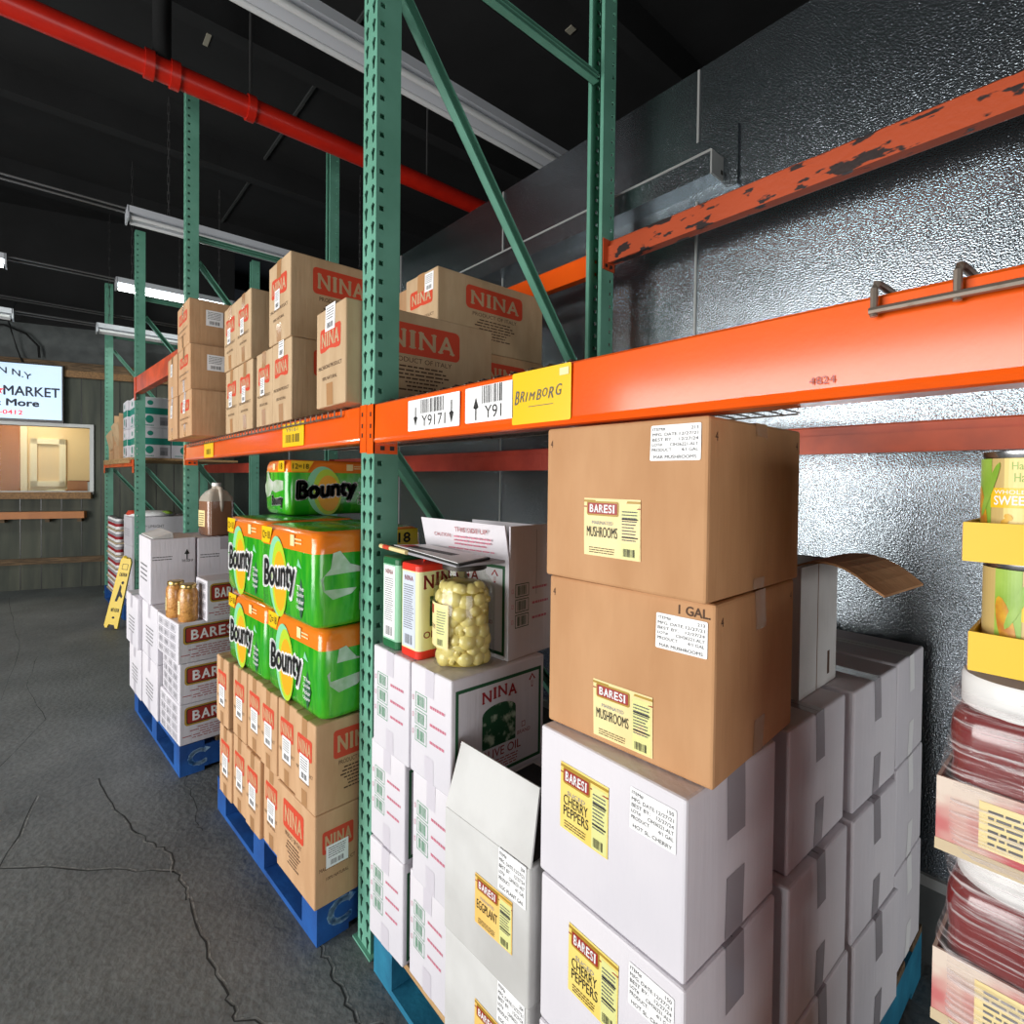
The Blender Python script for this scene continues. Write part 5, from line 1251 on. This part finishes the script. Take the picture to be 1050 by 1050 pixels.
def tray(label, z, dy=0, dx=0, h=.040):
    t = thing('card_tray', label, 'tray', (SX + dx + .125, SY + dy + .165, z), 1, 'yellow card trays'); w, d, th = .25, .33, .003
    mb = MB()
    for b in ((-w / 2, w / 2, -d / 2, -d / 2 + th, 0, h), (-w / 2, w / 2, d / 2 - th, d / 2, 0, h), (-w / 2, -w / 2 + th, -d / 2 + th, d / 2 - th, 0, h), (w / 2 - th, w / 2, -d / 2 + th, d / 2 - th, 0, h)): mb.box(*b, 'tray_yellow')
    mb.box(-w / 2 - .0006, -w / 2, -d / 2 + .001, d / 2 - .001, .001, h - .001, 'kraft_brown')
    mb.build('tray_wall', t)
    mb = MB(); mb.box(-w / 2 + th, w / 2 - th, -d / 2 + th, d / 2 - th, 0, .003, 'kraft'); mb.build('tray_base', t)
zt2, zt1 = 1.165, 1.2765
tray('yellow card tray, lower of two, on top of the wrapped sauce jars', zt2, .002, .012)
tray('yellow card tray, upper of two, holding the top corn cans', zt1 + .0006, 0, .006)
rows = ['front', 'second', 'third', 'rear']
for lvl, z in ((0, zt2 + .0034), (1, zt1 + .004)):
    for i in range(3):
        for j in range(4):
            nm_ = '%s tray corn can, %s, %s row' % (['lower', 'upper'][lvl] + ' yellow', ['leftmost', 'middle', 'rightmost'][i], rows[j])
            corn_can(nm_, SX + .055 + i * .0755 - .003 * lvl, SY + .045 + j * .0765, z, rz=[-14, 8, 25][i] + (10 if lvl else 50))
def sauce_jar(label, x, y, z, proto=[], rz=0):
    if proto:
        t = copy_tree(proto[0]); t['label'] = label; t.location = (x, y, z); t.rotation_euler = (0, 0, R(rz)); return t
    t = thing('sauce_jar', label, 'jar', (x, y, z), rz, 'wrapped dark red sauce jars'); r = .055
    def ring(zz, k): return [(u, v, zz) for u, v in rrect(-r * k, -r * k, r * k, r * k, .030 * k, 6)]
    mb = MB(); mb.loft([ring(0, .92), ring(.006, .98), ring(.02, 1), ring(.074, .985), ring(.088, .95), ring(.102, .985), ring(.118, 1), ring(.132, .985), ring(.142, .93), ring(.147, .86)], 'sauce'); mb.build('jar_body', t, True, 50)
    q = .050
    mb = MB(); mb.lathe([(q * .97, .146), (q, .148), (q, .177), (q * .96, .181), (.001, .181)], 'lid_white', 40); mb.build('jar_lid', t, True, 40)
    mb = MB(); f = lambda u, v, o: (u, -r - .0006 - o, v)
    d_rect(mb, f, -.024, .022, .024, .070, 'label_cream', 0); d_rect(mb, f, -.006, .03, .022, .06, 'bezel', 1); mb.build('jar_label', t)
    proto.append(t); return t
tiers = [.972 - .003, .785, .595, .405]
def sauce_tier(k, z):
    ord_ = ['top', 'second', 'third', 'lowest'][k]
    t = thing('print_tray', 'red and white printed card tray, %s of the wrapped sauce stack' % ord_, 'tray', (SX + .165, SY + .185, z), 0, 'printed trays of the sauce stack'); w, d, h, th = .345, .375, .078, .003
    mb = MB()
    for b in ((-w / 2, w / 2, -d / 2, -d / 2 + th, 0, h), (-w / 2, w / 2, d / 2 - th, d / 2, 0, h), (-w / 2, -w / 2 + th, -d / 2 + th, d / 2 - th, 0, h), (w / 2 - th, w / 2, -d / 2 + th, d / 2 - th, 0, h)): mb.box(*b, 'tray_red')
    mb.box(-w / 2 - .0005, w / 2, -d / 2 - .0008, -d / 2, 0, .012, 'tray_kraft')
    f = lambda u, v, o: (u, -d / 2 - o, v); d_rect(mb, f, -w * .40, h * .25, -w * .16, h * .86, 'label_cream', 1); d_lines(mb, f, -w * .38, h * .3, -w * .18, h * .8, 6, 'grey_ink', 2, .4)
    d_poly(mb, f, ell(w * .12, h * .5, w * .16, h * .34, 20), 'plate_red', 1)
    mb.build('tray_wall', t)
    mb = MB(); mb.box(-w / 2 + th, w / 2 - th, -d / 2 + th, d / 2 - th, 0, .003, 'tray_kraft'); mb.build('tray_base', t)
    for i in range(3):
        for j in range(3):
            if i and j: continue
            sauce_jar('dark red sauce jar with a white lid, %s tier, %s column, %s row' % (ord_, ['left', 'middle', 'right'][i], ['front', 'second', 'third'][j]), SX + .165 - .1125 + i * .1125, SY + .185 - .1275 + j * .118, z + .0034)
for k, z in enumerate(tiers): sauce_tier(k, z)
def film():
    t = thing('stretch_wrap', 'clear stretch film wrapped round the stacked sauce jars at right', 'stretch film', (SX + .165, SY + .185, .40))
    mb = MB(); rings = []; rn = random.Random(9)
    for k in range(40):
        z = .0 + k * .0195; 
        if z > .752: break
        ph = ((z + .40) - .405) % .188
        bulge = .181 if ph < .085 else .181 - .009 * math.sin(min(1, (ph - .085) / .09) * PI * .8)
        a = bulge - .006; b = a + .017
        ring = [(u + rn.uniform(-.0012, .0012), v + rn.uniform(-.0012, .0012), z) for u, v in rrect(-a, -b, a, b, .03, 6)]
        rings.append(ring)
    mb.loft(rings, 'film', False); mb.build('film_sheet', t, True)
film()
pallet('pallet under the wrapped sauce jars at the right edge', (1.88, .01), .66, .60, 0, 'pallet_teal', .14, False)
for k, z in enumerate((.141, .273)):
    carton(['plain brown base carton on the pallet under the sauce jars, lower', 'plain brown base carton directly under the wrapped sauce jars, upper'][k], (SX + .34, SY), z, .345, .375, .131, 0, 'kraft', group='base cartons under the sauce jars', tape=None)

# ------------------------------------------------------------------ ceiling services
def pipe():
    t = thing('sprinkler_pipe', 'red sprinkler pipe running under the black ceiling', 'pipe', (-2.155, 0, 3.60))
    mb = MB(); mb.tube([(0, -4.8, 0), (0, 3.2, 0)], .062, 'pipe_red', 18); mb.build('pipe_run', t, True, 60)
    for y in (-.27, -.15, .245):
        mb = MB(); mb.tube([(0, y - .022, 0), (0, y + .022, 0)], .074, 'pipe_red', 18); mb.build('coupling', t, True, 50)
    mb = MB(); mb.tube([(0, -.21, .05), (0, -.21, .85)], .045, 'ceil', 12); mb.build('riser', t, True, 50)
    for y in (.245, 1.5, -2.0):
        mb = MB(); mb.tube([(0, y, .07), (0, y, .85)], .008, 'chain', 6); mb.build('hanger_rod', t)
pipe()
def strip_light(label, x, y0, y1, z, w, on, n=2, chains=True):
    t = thing('strip_light', label, 'strip light', (x, (y0 + y1) / 2, z), 0, 'ceiling strip lights'); L_ = (y1 - y0) / 2
    mb = MB(); mb.box(-w / 2, w / 2, -L_, L_, .0, .05, 'white_metal'); mb.box(-w * .2, w * .2, -L_, L_, -.03, 0, 'white_metal')
    for s in (-1, 1): mb.box(-w / 2, w / 2, s * L_ - .006, s * L_ + .006, -.05, .05, 'white_metal')
    mb.build('housing', t)
    for s in (-1, 1):
        mb = MB(); mb.tube([(s * w * .33, -L_ + .02, -.028), (s * w * .33, L_ - .02, -.028)], .017, 'tube_on' if on else 'tube_off', 10); mb.build('lamp_tube', t, True, 60)
    if chains:
        for s in (-1, 1):
            mb = MB(); nl = 14; z1 = 4.45 - z
            for k in range(nl):
                a = .05 + (z1 - .05) * k / nl; b = .05 + (z1 - .05) * (k + 1.25) / nl
                b = min(b, z1)
                e = .007; dx, dy = (e, 0) if k % 2 else (0, e)
                mb.tube([(dx, s * L_ * .75 + dy, a), (dx, s * L_ * .75 + dy, b), (-dx, s * L_ * .75 - dy, b), (-dx, s * L_ * .75 - dy, a), (dx, s * L_ * .75 + dy, a)], .002, 'chain', 4, False)
            mb.build('chain', t)
    return t
strip_light('long unlit white strip light at the top, passing behind the tall green post', -1.065, -.6, 2.6, 3.40, .17, False)
strip_light('unlit white strip light behind the second green frame', -3.79, -.22, 2.0, 3.40, .17, False)
strip_light('glowing strip light above the brown carton stack at the far end', -5.08, -.19, .84, 3.22, .15, True)
strip_light('glowing strip light at the left edge of the view', -5.08, -2.0, -.97, 3.22, .15, True)
strip_light('white strip light near the far wall behind the frames', -6.00, -.29, .60, 2.96, .15, False)
strip_light('white strip light near the far wall above the television', -6.00, -2.0, -.96, 2.96, .15, False)
def conduit(label, x, y0, y1, z):
    mb = MB(); mb.tube([(-.03, y0, 0), (-.03, y1, 0)], .009, 'chain', 6); mb.tube([(.03, y0, .01), (.03, y1, .01)], .009, 'chain', 6); o = tag(mb.build('conduit'), label, 'conduit', 'ceiling conduits'); o.location = (x, 0, z)
conduit('thin twin conduit leading to the strip light behind the second green frame', -3.79, -3, -.22, 3.43)
conduit('thin twin conduit joining the two glowing strip lights', -5.08, -.97, -.19, 3.25)
conduit('thin twin conduit joining the two unlit lights near the far wall', -6.00, -.96, -.29, 2.99)
conduit('thin twin conduit high across the far ceiling above the far lights', -6.40, -4, 1.0, 3.22)
# projecting ledge and plate on the metal wall
o = thing('wall_ledge', 'square metal ledge fixed along the upper metal wall, with an end plate', 'ledge', (-1.8, 1.2, 2.46))
mb = MB(); mb.box(-2.2, 2.18, -.095, 0, 0, .085, 'alu'); mb.box(-2.2, 2.182, -.097, -.094, .08, .088, 'alu_frame'); mb.build('ledge_channel', o)
mb = MB(); mb.box(2.18, 2.186, -.095, 0, 0, .085, 'alu_frame'); mb.box(2.186, 2.188, -.03, -.018, .02, .034, 'bolt'); mb.build('end_cap', o)
mb = MB(); mb.box(2.05, 2.24, -.012, 0, -.03, .19, 'alu'); mb.build('wall_plate', o)

# ------------------------------------------------------------------ light, camera
def area(name, loc, rot, sx, sy, power, col=(1, 1, 1), spread=180):
    l = bpy.data.lights.new(name, 'AREA'); l.shape = 'RECTANGLE'; l.size = sx; l.size_y = sy; l.energy = power; l.color = col; l.spread = R(spread)
    o = bpy.data.objects.new(name, l); COL.objects.link(o); o.location = loc; o.rotation_euler = rot; return o
area('door_daylight', ((DX0 + DX1) / 2, -4.88, DZ / 2), (R(90), 0, 0), DX1 - DX0, DZ, 365, (1, .985, .96))
area('office_lamp', tuple(FA + FT * .1 - FN * .55 + Vector((0, 0, 2.35))), (0, 0, 0), .5, .5, 9, (1, .84, .6))
for y in (.3, -1.5):
    area('strip_glow', (-5.08, y, 3.16), (0, 0, 0), .15, 1.0, 14, (.95, 1, .95))
area('side_fill', (4.88, -.75, .75), (0, R(90), 0), 1.5, 3.7, 88, (1, .99, .98))  # added fill lamp for the right-hand faces, standing in for floor bounce
w = bpy.data.worlds.new('World'); S.world = w; w.use_nodes = True
bg = w.node_tree.nodes['Background']; bg.inputs[0].default_value = (.75, .85, 1, 1); bg.inputs[1].default_value = .3

cam = bpy.data.cameras.new('Camera'); co = bpy.data.objects.new('Camera', cam); COL.objects.link(co)
cam.sensor_width = 36; cam.lens = 18.6724; cam.shift_x = .00318; cam.shift_y = -.02316; cam.clip_start = .02
r_ = Vector((0.65418707, 0.7562452, 0.01150964)); u_ = Vector((-0.01946784, 0.00162403, 0.99980916)); f_ = Vector((-0.75608219, 0.6542863, -0.01578488))
mw = Matrix(((r_.x, u_.x, -f_.x, 1.36778764), (r_.y, u_.y, -f_.y, -.68557147), (r_.z, u_.z, -f_.z, 1.35493553), (0, 0, 0, 1)))
co.matrix_world = mw; S.camera = co
S.view_settings.view_transform = 'Standard'; S.view_settings.look = 'None'; S.view_settings.exposure = 0.0; S.view_settings.gamma = 1
S.cycles.use_denoising = True
S.cycles.max_bounces = 10; S.cycles.transparent_max_bounces = 16; S.cycles.caustics_reflective = False; S.cycles.caustics_refractive = False
